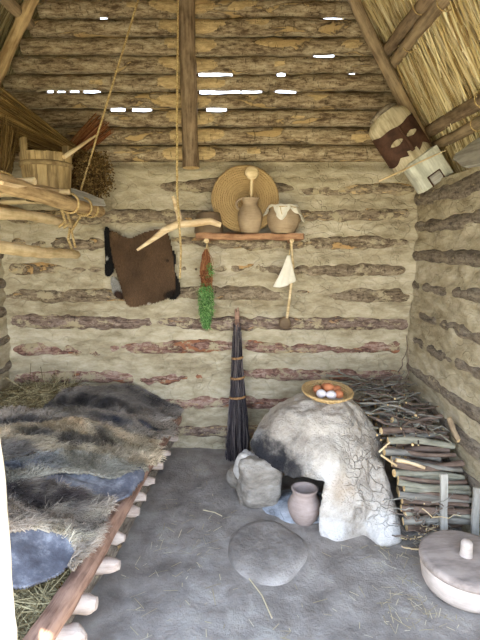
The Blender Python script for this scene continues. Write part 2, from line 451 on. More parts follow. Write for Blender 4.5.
def m_oven():
    n = NT('oven_clay', .95); v = n.coord((1, 1, 1), False)
    f1 = n.noise(v, 3, 6, .6); f2 = n.noise(v, 16, 8, .7); f3 = n.noise(v, 80, 3)
    col = n.ramp(n.mix(.45, f1, f2), [(.39, c8(150, 140, 128)), (.5, c8(184, 174, 161)), (.61, c8(208, 200, 188))])
    # lime wash left on the feet and on the front edge
    jit = n.math('MULTIPLY', n.math('SUBTRACT', n.noise(v, 9, 5, .7), .5), .22)
    def blob(p, r, soft):
        return n.ramp(n.math('ADD', n.dist(v, p), jit), [(max(r - soft, 0), 1.0), (r, 0.0)])
    for p, r in (((.50, 2.31, .05), .11), ((.80, 2.29, .06), .13), ((.06, 2.70, .40), .10), ((.46, 2.33, .36), .09)):
        col = n.mix(n.math('MULTIPLY', blob(p, r, .05), .75), col, c8(214, 210, 204))
    # baked, ochre patch beside the mouth
    col = n.mix(n.math('MULTIPLY', blob((.56, 2.30, .28), .12, .09), .5), col, c8(176, 146, 112))
    # soot above the mouth
    for p, r in (((.08, 2.68, .37), .13), ((.15, 2.60, .34), .15), ((.22, 2.54, .34), .15), ((.30, 2.46, .30), .15), ((.40, 2.40, .28), .09), ((.30, 2.75, .15), .34)):
        col = n.mix(n.math('MULTIPLY', blob(p, r, .10), .88), col, c8(36, 36, 40))
    vo = n.new('ShaderNodeVectorMath', operation='ADD'); n.l.new(v, vo.inputs[0])
    nz = n.new('ShaderNodeTexNoise'); n.l.new(v, nz.inputs['Vector']); nz.inputs['Scale'].default_value = 7
    ms = n.new('ShaderNodeVectorMath', operation='SCALE'); n.l.new(nz.outputs['Color'], ms.inputs[0]); ms.inputs['Scale'].default_value = .30
    n.l.new(ms.outputs[0], vo.inputs[1])
    cr = n.ramp(n.voro(vo.outputs[0], 13), [(0.0, 0.0), (.045, 1.0)])
    gate = n.ramp(n.math('ADD', n.dist(v, (.98, 2.45, .4)), jit), [(.30, 1.0), (.48, 0.12)])
    k = n.math('MULTIPLY', n.math('SUBTRACT', 1.0, cr), gate)
    col = n.mix(n.math('MULTIPLY', k, .45), col, c8(104, 96, 88))
    hgt = n.math('SUBTRACT', n.mix(.4, f2, f3), n.math('MULTIPLY', k, .45))
    n.bump(hgt, 1.0, .02)
    return n.out(col)
M['oven'] = m_oven()
n = NT('grass_ground', .95); v = n.coord((1, 1, 1), False)
M['yard'] = n.out(n.ramp(n.noise(v, 3, 5), [(.35, c8(158, 148, 116)), (.65, c8(194, 184, 150))]))
for nm, a, b in (('stick_grey', c8(108, 102, 92), c8(152, 148, 138)), ('stick_brown', c8(92, 74, 62), c8(138, 118, 104)),
                 ('stick_green', c8(112, 110, 94), c8(160, 156, 138)), ('twig', c8(82, 68, 58), c8(128, 112, 98))):
    M[nm] = m_wood(nm, a, b, scale=1.2)
M['bucketband'] = m_wood('bucket_hoop', c8(112, 92, 62), c8(160, 138, 98))
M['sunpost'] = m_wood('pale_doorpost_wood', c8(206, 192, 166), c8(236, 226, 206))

# ================================================================== THE SETTING
# floor
def grid_mesh(nu, nv, fn, flip=False):
    u, v = np.meshgrid(np.linspace(0, 1, nu), np.linspace(0, 1, nv), indexing='ij')
    P = fn(u, v).reshape(-1, 3)
    i = np.arange(nu - 1)[:, None]; j = np.arange(nv - 1)[None]
    q = np.stack([i * nv + j, (i + 1) * nv + j, (i + 1) * nv + j + 1, i * nv + j + 1], -1).reshape(-1, 4)
    return P, (q[:, ::-1] if flip else q)

def floor_z(x, y):
    P = np.stack([x, y, x * 0], -1)
    return .012 * fbm(P, 2.2, 3, 5) + .004 * fbm(P, 11, 2, 9) - .006
def ff(u, v):
    x = -1.95 + u * 3.45; y = .3 + v * 3.35
    return np.stack([x, y, floor_z(x, y)], -1)
m = MB(); P, q = grid_mesh(140, 140, ff); m.add(P, q)
tag(m.build('floor', M['floor']), 'grey packed earth floor of the hut', None, None, 'structure')
m = MB(); P, q = grid_mesh(2, 2, lambda u, v: np.stack([-30 + 60 * u, -30 + 60 * v, u * 0 - .06], -1)); m.add(P, q)
tag(m.build('ground', M['yard']), 'dry yard outside the hut', None, None, 'structure')

# back wall: clay daub below, open log gable above
LOWZ = [.12, .34, .56, .785, .99, 1.19, 1.39, 1.59, 1.78, 1.975]
def mudw(x, z, seed):
    P = np.stack([x, z * 0 + seed, z], -1)
    return .016 * fbm(P, 2.5, 3, seed) + .011 * fbm(P * np.array([.6, 1, 1.6]), 10, 4, seed + 2)
def backf(u, v):
    x = XL - .1 + u * (XR - XL + .2); z = -.03 + v * 2.20
    y = D - mudw(x, z, 1)
    y = y + .05 * sstep(2.08, 2.17, z)
    y = y - .05 * sstep(.10, -.02, z)
    e = np.minimum(x - XL, XR - x)
    y = y - .05 * sstep(.10, -.04, e)
    return np.stack([x, y, z], -1)
m = MB(); P, q = grid_mesh(300, 210, backf); m.add(P, q)
# back face and top of the daub so that the wall has its thickness
m.add([(XL - .1, D + .18, -.03), (XR + .1, D + .18, -.03), (XR + .1, D + .18, 2.17), (XL - .1, D + .18, 2.17), (XL - .1, D + .05, 2.17), (XR + .1, D + .05, 2.17)],
      [[1, 0, 3, 2], [3, 4, 5, 2]])
GAPS = [2.166 + .12 * i for i in range(22)]
# light comes through these chinks: gap index, x0, x1
HOLES = []
for (x0, x1, py) in ((198, 232, 69), (199, 240, 90), (242, 262, 91), (206, 226, 108), (43, 50, 88), (53, 62, 88), (66, 76, 88), (80, 98, 88), (97, 105, 17), (108, 123, 108), (130, 150, 108),
                     (324, 346, 22), (315, 336, 59), (276, 297, 94), (348, 357, 80), (278, 286, 75)):
    z = at(0, py, D).z
    gi = min(range(len(GAPS)), key=lambda k: abs(GAPS[k] - z))
    HOLES.append((gi, at(x0, py, D + .05).x, at(x1, py, D + .05).x))
def roofx(z): return (RZ - z) / SL
for gi, gz in enumerate(GAPS):
    w = roofx(gz) + .07
    if w < .1: continue
    cuts = sorted([(a, b) for g, a, b in HOLES if g == gi])
    x = RX - w; segs = []
    for a, b in cuts:
        segs.append((x, a)); x = b
    segs.append((x, RX + w))
    for a, b in segs:
        if b - a > .01:
            board(m, b - a, .04, .085, Matrix.Translation(((a + b) / 2, D + .125, gz + .028)), 1, max(2, int((b - a) / .1)), 1, 1, .0)
wb = tag(m.build('wall_back', [M['mud'], M['chink']]), 'back wall of logs and clay daub', None, None, 'structure')
for i, z in enumerate(LOWZ):
    mt = M['bark_red'] if i in (3, 2, 1) else (M['bark_low'] if i < 5 else M['bark_mid'])
    zz = R.uniform(-.012, .012)
    pole('log', (XL - .05, D + .034, z + zz), (XR + .05, D + .034, z - zz), .054 + R.uniform(-.006, .008), .052 + R.uniform(-.006, .008), [mt, M['cut']], wb, 18, 150, .03, .012, nsc=18,
         palefn=lambda x, t, i=i: .42 * sstep(.2, .55, vnoise(np.stack([x * 2.2, x * 0 + i * 3.1, x * 0], 1), 5)))
for k in range(len(GAPS) - 1):
    z = (GAPS[k] + GAPS[k + 1]) / 2
    w = roofx(z) + .09
    if w < .24: break
    for side in (-1, 1):
        xa, xb = (RX - w, -.385) if side < 0 else (-.345, RX + w)
        if xb - xa < .1: continue
        def dip(x, t, k=k, xa=xa, xb=xb):
            X = xa + x; d = 0 * x
            for gi, a, b in HOLES:
                if gi in (k, k + 1):
                    d = d + (-.0070) * sstep(.05, -.03, np.maximum(a - X, X - b))
            return np.maximum(d, -.0095)
        tip = R.uniform(.12, .26)
        off = R.uniform(.0, .5)
        def pf(x, t, side=side, L=xb - xa, tip=tip, k=k):
            e = (L - x) if side < 0 else x
            ph = np.arange(16) * 2 * np.pi / 16
            out = 0
            spots = [(0.0, tip, 1.15, 1.0)] + [(R.uniform(.2, L), R.uniform(.03, .12), R.uniform(.2, .6), .8) for _ in range(R.choice((0, 0, 1, 1, 2, 2)))]
            for c_, ln, wd, st_ in spots:
                dd = ((e - c_) / ln)[:, None] ** 2 + ((ph - np.pi / 2 + R.uniform(-.3, .3)) / wd)[None] ** 2
                out = out + st_ * sstep(1.1, .7, dd)
            return np.clip(out, 0, 1)
        dz = R.uniform(-.004, .004)
        pole('log', (xa, D + .03, z + dz), (xb, D + .03, z - dz), .0565, .0565, [M['bark'], M['cut']], wb, 16, max(4, int((xb - xa) / .025)), .006, .0045, palefn=pf, rfn=dip, nsc=16)

# side walls
def sidewall(name, X, sgn, seed, label):
    def fn(u, v):
        y = .75 + u * (D + .1 - .75); z = -.03 + v * 2.02
        x = X - sgn * mudw(y, z, seed) - sgn * .05 * sstep(.10, -.02, z)
        return np.stack([x, y, z], -1)
    m = MB(); P, q = grid_mesh(240, 170, fn, sgn > 0); m.add(P, q)
    m.add([(X + sgn * .2, .75, -.03), (X + sgn * .2, D + .18, -.03), (X + sgn * .2, D + .18, 1.99), (X + sgn * .2, .75, 1.99), (X, .75, 1.99), (X, D + .18, 1.99), (X, .75, -.03)],
          [[0, 1, 2, 3], [3, 2, 5, 4], [0, 3, 4, 6]])
    w = tag(m.build(name, [M['mud']]), label, None, None, 'structure')
    for i, z in enumerate((.24, .45, .66, .87, 1.08, 1.29, 1.50, 1.71)):
        dz = R.uniform(-.012, .012)
        pole('log', (X + sgn * .034, .72, z + dz), (X + sgn * .034, D - .03, z - dz), .052, .048, [M['bark_side'], M['cut']], w, 16, 80, .02, .010)
    pole('log', (X + sgn * .06, .6, 1.90), (X + sgn * .06, D + .1, 1.90), .085, .08, [M['bark_side'], M['cut']], w, 16, 70, .02, .008).name = 'wall_plate'
    return w
sidewall('wall_right', XR, 1, 21, 'right side wall of logs set in clay daub')
sidewall('wall_left', XL, -1, 31, 'left side wall of logs set in clay daub')

# roof: thatch on purlins and rafters
def roof(sgn, name, label):
    a = math.atan(SL)
    dv = np.array([sgn * math.cos(a), 0, -math.sin(a)]); nv = np.array([sgn * math.sin(a), 0, math.cos(a)])
    org = np.array([RX, 0, RZ])
    LEN = 3.75
    m = MB()
    def slab(off):
        return lambda u, v: org + dv * (u * (LEN + off * SL) - off * SL)[..., None] + nv * (off + .02 * fbm(np.stack([u * LEN, v * 3, u * 0], -1), 5, 2, 3))[..., None] + np.array([0, 1, 0]) * (.65 + v * 3.25)[..., None]
    P, q = grid_mesh(40, 40, slab(.15), sgn < 0); m.add(P, q, 0)
    P, q = grid_mesh(4, 4, slab(.40), sgn > 0); m.add(P, q, 0)
    N = 15000
    s = G.uniform(.6, LEN, N); y = G.uniform(.7, 3.85, N); L = G.uniform(.2, .75, N)
    o = G.uniform(.085, .15, N)
    tw = G.normal(0, .09, N); tn = G.normal(0, .02, N)
    K = np.linspace(0, 1, 4)
    Pt = org + dv * (s[:, None, None] + L[:, None, None] * K[None, :, None]) + nv * (o[:, None] + tn[:, None] * K[None] + .012 * np.sin(K[None] * 3 + s[:, None] * 9))[..., None]
    Pt = Pt + np.array([0, 1, 0]) * (y[:, None] + tw[:, None] * L[:, None] * K[None])[..., None]
    ribbons(m, Pt, G.uniform(.004, .010, N), 1, None, False, np.tile(np.array([0, 1., 0]), (N, 1)) + nv * G.normal(0, .5, (N, 1)))
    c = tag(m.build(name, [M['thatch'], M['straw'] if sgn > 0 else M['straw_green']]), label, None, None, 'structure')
    pt = lambda s_, off, y_: Vector(org + dv * s_ + nv * off + np.array([0, y_, 0]))
    return pt
ptR = roof(1, 'ceiling_right', 'right slope of the straw thatch ceiling')
ptL = roof(-1, 'ceiling_left', 'left slope of the straw thatch ceiling')
def sof(z): return (RZ - z) / math.sin(math.atan(SL))
for pt, nm in ((ptR, 'right'), (ptL, 'left')):
    for k, y in enumerate((3.34, 2.1, .95)):
        if nm == 'left' and k == 1: continue
        s1 = 3.45; off_ = .035 if nm == 'left' else .012
        r_ = pole('rafter', pt(.05, off_, y - .01), pt(s1, off_, y), .036, .042, [M['pole'] if nm == 'left' else M['pole_grey'], M['cut']], None, 14, 60, .010, .004,
                  palefn=(lambda x, t: .4 * sstep(.2, .5, vnoise(np.stack([x * 2.2, x * 0, x * 0], 1), 15))))
        tag(r_, None, None, None, 'structure')
        if k: r_.location = r_.location
purl = []
for (px, py, r_, mt) in ((386, 53, .045, 'post'), (402, 66, .038, 'pole_grey'), (420, 136, .042, 'post'), (432, 150, .035, 'pole_grey')):
    p = at(px, py, 3.3); s_ = sof(p.z)
    o = pole('purlin', ptR(s_, .075, .7), ptR(s_, .075, 3.62), r_, r_ * .95, [M[mt], M['cut']], None, 12, 60, .03, .004)
    tag(o, None, None, None, 'structure'); purl.append((s_, r_, o))
for s_ in (.6, 1.4, 2.2, 2.9):
    tag(pole('purlin', ptL(s_, .075, .7), ptL(s_, .075, 3.62), .04, .038, [M['pole_grey'], M['cut']], None, 12, 60, .03, .004), None, None, None, 'structure')
for s_ in (.6, 1.3):
    tag(pole('purlin', ptR(s_, .075, .7), ptR(s_, .075, 3.62), .04, .038, [M['pole_grey'], M['cut']], None, 12, 60, .03, .004), None, None, None, 'structure')
tag(pole('ridge_pole', (RX, .6, RZ - .12), (RX, 3.65, RZ - .12), .06, .055, [M['pole_grey'], M['cut']], None, 12, 60, .02, .004), None, None, None, 'structure')
# straw twine lashed round the purlins
for (s_, r_, o), ys in zip(purl, ((2.75,), (3.05, 2.55), (2.6,), (2.75, 2.35))):
    for y in ys:
        c = ptR(s_, .075, y); m = MB()
        a = np.linspace(0, 2 * math.pi, 20)
        up = ptR(s_ + 1, .075, y) - c; nn = ptR(s_, 1.075, y) - c
        tube(m, [c + up * math.cos(t) * (r_ + .006) * 1.05 + nn * math.sin(t) * (r_ + .006) * 1.05 + Vector((0, .018 * math.sin(t * .5), 0)) for t in a], .0035, 6)
        m.build('twine', M['rope'], o, tuple(c))
# centre post in front of the gable logs
tag(pole('king_post', at(191, 168, D - .09), (-.36, D - .09, RZ - .18), .058, .06, [M['post'], M['cut']], None, 16, 80, .02, .006), 'upright post against the gable logs', None, None, 'structure')
# unseen boarded front gable over the wide opening, added to keep high sun out
m = MB()
for k in range(20):
    z0 = 2.08 + k * .155
    w = roofx(z0 + .08)
    if w > -.1: board(m, 2 * max(w, 0) + .24, .05, .18, Matrix.Translation((RX, .74 + .03 * (k % 2), z0 + .075)), 0, 8, 1, 1, .002)
tag(m.build('added_front_gable', M['pole_grey']), 'unseen boarded gable added over the open front to block high sun', None, None, 'structure')
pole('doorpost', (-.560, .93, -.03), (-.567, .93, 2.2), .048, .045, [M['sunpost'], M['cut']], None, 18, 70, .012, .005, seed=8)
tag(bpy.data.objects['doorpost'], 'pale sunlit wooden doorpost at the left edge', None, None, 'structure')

# ================================================================== BED
def railx(y): return -.674 + (y - 1.38) / (3.30 - 1.38) * .174
def bedz(x, y):
    x = np.asarray(x, float); y = np.asarray(y, float)
    s = railx(y) - x
    P = np.stack([x, y, x * 0], -1)
    h = .285 + .028 * sstep(2.0, 2.5, y) + .15 * sstep(-.02, .50, s) + .06 * sstep(2.5, 3.4, y) * sstep(.0, .4, s) + .028 * fbm(P, 3.0, 2, 40) * sstep(0, .25, s) + .026 * fbm(P * np.array([.45, 1.5, 1]), 4.5, 2, 43) * sstep(0, .15, s)
    return h - np.clip(-s - .045, 0, 1) * 1.0
def on_bed(px, py, lift=0.0):
    lo, hi = .4, 6.0
    for _ in range(40):
        mid = (lo + hi) / 2; p = at(px, py, mid)
        if p.z - lift > float(bedz(p.x, p.y)): lo = mid
        else: hi = mid
    return at(px, py, lo)
bed = thing('bed_frame', (-1.15, 2.3, 0), 'low log bed frame with pole ends sticking out, under the hides at left', 'bed')
tops = []
pole('upper_rail', (railx(1.05), 1.05, .265), (railx(3.44), 3.44, .245), .047, .04, [M['railwood'], M['cut']], bed, 14, 80, .02, .006)
pole('lower_rail', (railx(1.05) - .055, 1.05, .095), (railx(3.44) - .05, 3.44, .09), .045, .042, [M['bark_side'], M['bleached']], bed, 14, 80, .02, .006)
pole('lower_rail', (-1.62, 1.05, .065), (-1.62, 3.44, .06), .052, .05, [M['bark_side'], M['bleached']], bed, 10, 40, .02, .006)
ends = [(180, 421), (170, 438), (165, 452), (159, 466), (149, 481), (142, 497), (136, 510), (118, 536), (120, 566), (97, 603), (86, 636)]
rr = [.024, .025, .026, .027, .024, .030, .030, .033, .035, .040, .044]
for (px, py), r_ in zip(ends, rr):
    e = onz(px, py, .165)
    out = max(e.x, railx(e.y) + .05)
    o = pole('cross_pole', (out, e.y, .163 + R.uniform(-.008, .008)), (-1.66, e.y + R.uniform(-.05, .05), .165), r_, r_ * .9, [M['bleached'], M['bleached']], bed, 14, 60, .01, .010, nsc=22,
             rfn=lambda x, t, r_=r_: -.5 * r_ * sstep(.035, .0, x))
    o['label'] = 'bleached pole end'
for y in (1.12,):
    pole('cross_pole', (railx(y) + .10, y, .165), (-1.66, y, .165), .04, .036, [M['bleached'], M['bleached']], bed, 14, 30, .01, .006)

# straw bedding heaped on the frame
def inside(poly, x, y):
    c = np.zeros(np.shape(x), bool); n_ = len(poly)
    for i in range(n_):
        (x0, y0), (x1, y1) = poly[i], poly[i - 1]
        cond = ((y0 > y) != (y1 > y)) & (x < (x1 - x0) * (y - y0) / (y1 - y0 + 1e-12) + x0)
        c ^= cond
    return c
m = MB()
def bf(u, v):
    y = 1.08 + v * 2.38
    x = -1.72 + u * (railx(y) - .055 + 1.72)
    z = bedz(x, y) - .03 - .22 * sstep(.97, 1.0, u) * 0
    return np.stack([x, y, z], -1)
P, q = grid_mesh(50, 80, bf); m.add(P, q, 0)
m.add([(-1.72, 1.08, .20), (railx(1.08) - .055, 1.08, .20), (railx(3.46) - .055, 3.46, .20), (-1.72, 3.46, .20)], [[0, 3, 2, 1]], 0)
N = 15000
x = G.uniform(-1.70, -.60, N); y = G.uniform(1.1, 3.42, N)
k = (x < railx(y) - .03) & ((y < 1.75) | ((x < -1.2) & (y > 2.95)) | (G.uniform(0, 1, N) < .03)); x, y = x[k], y[k]; N = len(x)
ang = G.uniform(0, 6.28, N); L = G.uniform(.10, .32, N); K = np.linspace(-.5, .5, 4)
X = x[:, None] + np.cos(ang)[:, None] * L[:, None] * K; Y = y[:, None] + np.sin(ang)[:, None] * L[:, None] * K
X = np.minimum(X, railx(Y) + .03); X = np.maximum(X, -1.72); Y = np.clip(Y, 1.06, 3.45)
Zs = bedz(X, Y) - .025 + (G.uniform(0, .016, N)[:, None] + G.normal(0, .018, N)[:, None] * K)
ribbons(m, np.stack([X, Y, Zs], -1), G.uniform(.003, .005, N), 1, None, False)
# a few long stalks leaning up in the far corner
N = 170
b = np.stack([G.uniform(-1.68, -1.25, N), G.uniform(3.28, 3.42, N), G.uniform(.42, .5, N)], 1)
d = np.stack([G.normal(0, .5, N), G.normal(-.05, .1, N), G.uniform(.1, .6, N)], 1); d *= (G.uniform(.08, .2, N) / np.linalg.norm(d, axis=1))[:, None]
Ks = np.linspace(0, 1, 4)[None, :, None]
pp = b[:, None] + d[:, None] * Ks; pp[..., 1] = np.minimum(pp[..., 1], 3.44); pp[..., 0] = np.maximum(pp[..., 0], -1.72)
ribbons(m, pp, .004, 1, None, False)
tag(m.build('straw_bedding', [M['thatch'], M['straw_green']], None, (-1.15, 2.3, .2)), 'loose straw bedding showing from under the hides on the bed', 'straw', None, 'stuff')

# hides and blankets
def patch(name, polypx, lift, label, cat, group=None, fur=None, colfn=None, mat='fur', N=9000, flen=.045, basecol=(60, 56, 52), thick=.012):
    W = [on_bed(px, py, lift) for px, py in polypx]
    # smooth closed outline
    pts = np.array([(p.x, p.y) for p in W])
    for _ in range(2):
        nx_ = np.roll(pts, -1, 0)
        pts = np.stack([pts * .75 + nx_ * .25, pts * .25 + nx_ * .75], 1).reshape(-1, 2)
    poly = [tuple(p) for p in pts]
    x0, y0 = pts.min(0); x1, y1 = pts.max(0)
    cs = .012 if fur else .006
    xs = np.arange(x0, x1 + cs, cs); ys = np.arange(y0, y1 + cs, cs)
    CX, CY = np.meshgrid((xs[:-1] + xs[1:]) / 2, (ys[:-1] + ys[1:]) / 2, indexing='ij')
    wob = .02 * vnoise(np.stack([CX * 14, CY * 14, CX * 0], -1), 3)
    keep = inside(poly, CX + wob, CY + wob)
    def surf(x, y):
        P = np.stack([x, y, x * 0 + lift * 50], -1)
        return bedz(x, y) + lift + .016 * fbm(P, 5, 2, 60) + .012 * np.maximum(0, fbm(P * np.array([.5, 1.6, 1]), 4, 1, 77))
    vx, vy = np.meshgrid(xs, ys, indexing='ij'); vy = np.minimum(vy, 3.42); vz = surf(vx, vy)
    nyv = len(ys); I, J = np.nonzero(keep)
    top = np.stack([I * nyv + J, (I + 1) * nyv + J, (I + 1) * nyv + J + 1, I * nyv + J + 1], 1)
    used, inv = np.unique(top, return_inverse=True); top = inv.reshape(-1, 4)
    VT = np.stack([vx, vy, vz], -1).reshape(-1, 3)[used]; nt = len(VT)
    VB = VT - np.array([0, 0, thick])
    faces = top.tolist() + (top[:, ::-1] + nt).tolist()
    from collections import Counter
    ec = {}
    for f_ in top.tolist():
        for a_, b_ in zip(f_, f_[1:] + f_[:1]):
            if (b_, a_) in ec: del ec[(b_, a_)]
            else: ec[(a_, b_)] = 1
    faces += [[b_, a_, a_ + nt, b_ + nt] for a_, b_ in ec]
    VV = np.vstack([VT, VB])
    m = MB()
    bc = np.array(c8(*basecol)[:3])
    m.add(VV, faces, 0, None, (colfn(VV[:, 0], VV[:, 1]) * .8 if colfn else np.tile(bc, (len(VV), 1))))
    if fur:
        need = int(N); px_ = []
        X = G.uniform(x0, x1, need * 3); Y = G.uniform(y0, y1, need * 3)
        wob = .02 * vnoise(np.stack([X * 14, Y * 14, X * 0], -1), 3)
        kk = inside(poly, X + wob, Y + wob); X, Y = X[kk][:need], Y[kk][:need]
        Z = surf(X, Y); e = .01
        nrm = np.stack([-(surf(X + e, Y) - surf(X - e, Y)) / (2 * e), -(surf(X, Y + e) - surf(X, Y - e)) / (2 * e), X * 0 + 1], 1)
        nrm /= np.linalg.norm(nrm, axis=1)[:, None]
        Q = np.stack([X, Y, X * 0], -1)
        comb = np.stack([.8 + .9 * vnoise(Q * 9, 91), -.6 + .9 * vnoise(Q * 9, 92), 0 * X], 1) + .7 * np.stack([vnoise(Q * 34, 93), vnoise(Q * 34, 94), 0 * X], 1) + G.normal(0, .3, (len(X), 3))
        d1 = nrm * .75 + comb * .5; d1 /= np.linalg.norm(d1, axis=1)[:, None]
        d2 = nrm * .12 + comb * .7; d2 /= np.linalg.norm(d2, axis=1)[:, None]
        L = flen * G.uniform(.6, 1.15, len(X))
        P0 = np.stack([X, Y, Z - .002], 1)
        P1 = P0 + d1 * (L * .45)[:, None]; P2 = P1 + d2 * (L * .6)[:, None]
        P2[:, 2] = np.maximum(P2[:, 2], Z * 0 + bedz(P2[:, 0], P2[:, 1]) + lift * .6)
        P1[:, 1] = np.minimum(P1[:, 1], 3.435); P2[:, 1] = np.minimum(P2[:, 1], 3.435)
        cc = colfn(X, Y) * G.uniform(.7, 1.3, (len(X), 1))
        ribbons(m, np.stack([P0, P1, P2], 1), G.uniform(.002, .0045, len(X)), 1, cc)
    org = (float(pts[:, 0].mean()), float(pts[:, 1].mean()), float(VB[:, 2].min()))
    mm = M['fur'] if fur else M[mat]
    return tag(m.build(name, [mm, M['fur']], None, org), label, cat, group)

def lin(*c): return np.array(c8(*c)[:3])
def streak(spots, base, var=.25, seed=0):
    """fur pigment: base colour with dark or pale patches along given photo points"""
    W = []
    for px, py, r_, col in spots:
        p = on_bed(px, py); W.append((p.x, p.y, r_, lin(*col)))
    b = lin(*base)
    def fn(x, y):
        P = np.stack([x, y, x * 0], -1)
        c = b[None] * 1.4 * (1 + var * fbm(P * np.array([.6, 1.4, 1]), 9, 3, seed))[:, None]
        for wx, wy, r_, col in W:
            dd = np.hypot((x - wx) * .55, (y - wy) * 1.35) + .05 * vnoise(P * 12, seed + 5) + .025 * vnoise(P * 30, seed + 8)
            k_ = .8 * sstep(r_, r_ * .2, dd)[:, None]
            c = c * (1 - k_) + col[None] * k_ * (1 + var * vnoise(P * 25, seed + 6))[:, None]
        return np.clip(c, .004, 1)
    return fn
GB = 'animal hides on the bed'
dk = (58, 54, 54)
patch('hide', [(40, 408), (52, 397), (72, 390), (98, 387), (124, 385), (150, 388), (172, 395), (182, 408), (178, 424), (150, 421), (120, 414), (80, 410)], .012,
      'dark grey hide at the far end of the bed against the back wall', 'animal hide', GB, True,
      streak([(60, 402, .14, dk), (90, 406, .13, dk), (120, 407, .11, dk), (150, 400, .12, (70, 66, 66)), (165, 405, .10, (60, 58, 62)), (110, 390, .13, (150, 142, 130))], (128, 120, 112), .3, 1), N=9000, flen=.04)
patch('hide', [(-40, 425), (-10, 412), (30, 408), (70, 408), (110, 411), (142, 416), (164, 418), (178, 428), (172, 440), (152, 443), (130, 432), (100, 426), (60, 426), (20, 432)], .026,
      'grey-brown hide with dark blue-black creases, second from the back wall', 'animal hide', GB, True,
      streak([(20, 425, .15, (84, 82, 86)), (105, 421, .08, (66, 68, 78)), (130, 427, .07, (60, 66, 82)), (150, 432, .07, (70, 76, 96)), (60, 412, .16, (150, 142, 128))], (148, 138, 126), .3, 2), N=8000, flen=.04)
patch('hide', [(-60, 475), (-60, 440), (0, 428), (50, 422), (90, 424), (122, 430), (152, 438), (164, 450), (156, 464), (134, 470), (112, 462), (85, 452), (50, 452), (10, 464)], .040,
      'wide blond-grey hide with a dark streak across the middle of the bed', 'animal hide', GB, True,
      streak([(112, 452, .12, (50, 48, 54)), (90, 449, .11, (56, 54, 58)), (65, 445, .10, (74, 70, 70)), (35, 440, .10, (90, 86, 86)), (20, 460, .14, (66, 66, 76)), (137, 456, .09, (206, 192, 164)), (130, 440, .09, (176, 164, 146))], (176, 162, 138), .25, 3), N=14000, flen=.055)
patch('blanket', [(-60, 520), (-60, 480), (0, 470), (40, 462), (80, 460), (112, 464), (138, 470), (146, 480), (120, 503), (100, 497), (70, 484), (30, 488), (0, 500)], .046,
      'blue-grey flap hanging to the bed rail from under the olive-grey fleece', 'hide', None, False, None, 'felt')
patch('hide', [(-60, 510), (-60, 470), (0, 462), (30, 456), (60, 452), (90, 452), (116, 458), (146, 463), (148, 472), (112, 478), (86, 474), (60, 474), (20, 482)], .060,
      'olive-grey fleece lying over the blue-grey flap in mid bed', 'animal hide', GB, True,
      streak([(40, 470, .14, (150, 150, 150)), (90, 470, .12, (166, 160, 146)), (15, 478, .12, (110, 116, 130))], (142, 136, 122), .28, 4), N=9000, flen=.045)
patch('blanket', [(-60, 640), (-60, 545), (0, 530), (40, 524), (82, 526), (88, 545), (66, 566), (52, 574), (30, 586), (8, 582), (-10, 590)], .050,
      'worn blue-grey felt blanket at the near end of the bed', 'blanket', None, False, None, 'felt')
patch('hide', [(-60, 545), (-60, 500), (0, 486), (30, 478), (52, 480), (62, 486), (90, 492), (112, 502), (112, 512), (100, 530), (92, 550), (74, 568), (66, 572), (80, 545), (62, 530), (30, 524), (0, 530)], .064,
      'black and cream shaggy hide in front, beside the blue felt blanket', 'animal hide', GB, True,
      streak([(25, 500, .14, (48, 42, 44)), (55, 512, .13, (54, 46, 46)), (85, 508, .10, (66, 56, 54)), (10, 512, .14, (60, 52, 54)), (100, 510, .07, (170, 158, 140)), (95, 530, .08, (200, 188, 164)), (80, 555, .08, (204, 192, 166)), (60, 486, .06, (206, 190, 166)), (64, 524, .05, (206, 192, 172))], (150, 138, 124), .3, 5), N=14000, flen=.055)

# ================================================================== OVEN
ox, oy = .48, 2.80
def oven_sdf(X, Y, Z):
    P = np.stack([X, Y, Z], -1)
    nn = .018 * fbm(P, 6, 4, 50) + .022 * fbm(P, 2.6, 1, 55) + .004 * fbm(P, 34, 2, 57)
    dx, dy = (X - ox), (Y - oy)
    rho = np.sqrt((dx / .455) ** 2 + (dy / .50) ** 2)
    n_ = 2.35
    dome = ((rho ** n_ + (np.maximum(Z, 0) / .625) ** n_) ** (1 / n_) - 1) * .46

    def cap(a, b, ra, rb):
        a = np.array(a); b = np.array(b); pa = P - a; ba = b - a
        h = np.clip((pa @ ba) / (ba @ ba), 0, 1)
        return np.linalg.norm(pa - ba * h[..., None], axis=-1) - (ra + (rb - ra) * h)
    def smin(a, b, k):
        h = np.clip(.5 + .5 * (b - a) / k, 0, 1); return b * (1 - h) + a * h - k * h * (1 - h)
    d = smin(dome, cap((.135, 2.70, .36), (.47, 2.42, .35), .062, .10), .10)
    face = P @ np.array([-.591, -.686, .424]) + 1.730 - .02 * vnoise(P * 6, 71)
    d = -smin(-d, -face, .035)
    d = smin(d, cap((.55, 2.46, .30), (.52, 2.335, -.02), .08, .075), .05)
    d = smin(d, cap((.79, 2.52, .30), (.79, 2.345, -.02), .07, .082), .03)
    d = d + nn
    fr = (dx * -.55 + dy * -.83); t = (dx * .83 + dy * -.55)
    cut = np.maximum.reduce([.02 - fr, t - .222, -.7 - t, Z - (.262 + .03 * vnoise(P * 5, 66) + .015 * sstep(-.05, .16, t) + .10 * sstep(-.1, -.45, t))])
    cav = np.sqrt((dx / .30) ** 2 + (dy / .34) ** 2 + (np.maximum(Z, 0) / .40) ** 2) * .30 - .30
    notch = cap((.635, 2.18, -.03), (.645, 2.36, .17), .05, .016)
    d = np.maximum(d, -smin(cut, cav, .03)); d = np.maximum(d, -notch)
    return np.maximum(d, -.02 - Z)
V, q = surface_nets(oven_sdf, (-.12, 2.08, -.06), (1.12, 3.42, .74), .0125)
m = MB(); m.add(V, q)
oven = tag(m.build('clay_oven', M['oven']), 'domed clay oven with sooty arched mouth beside the firewood', 'oven')

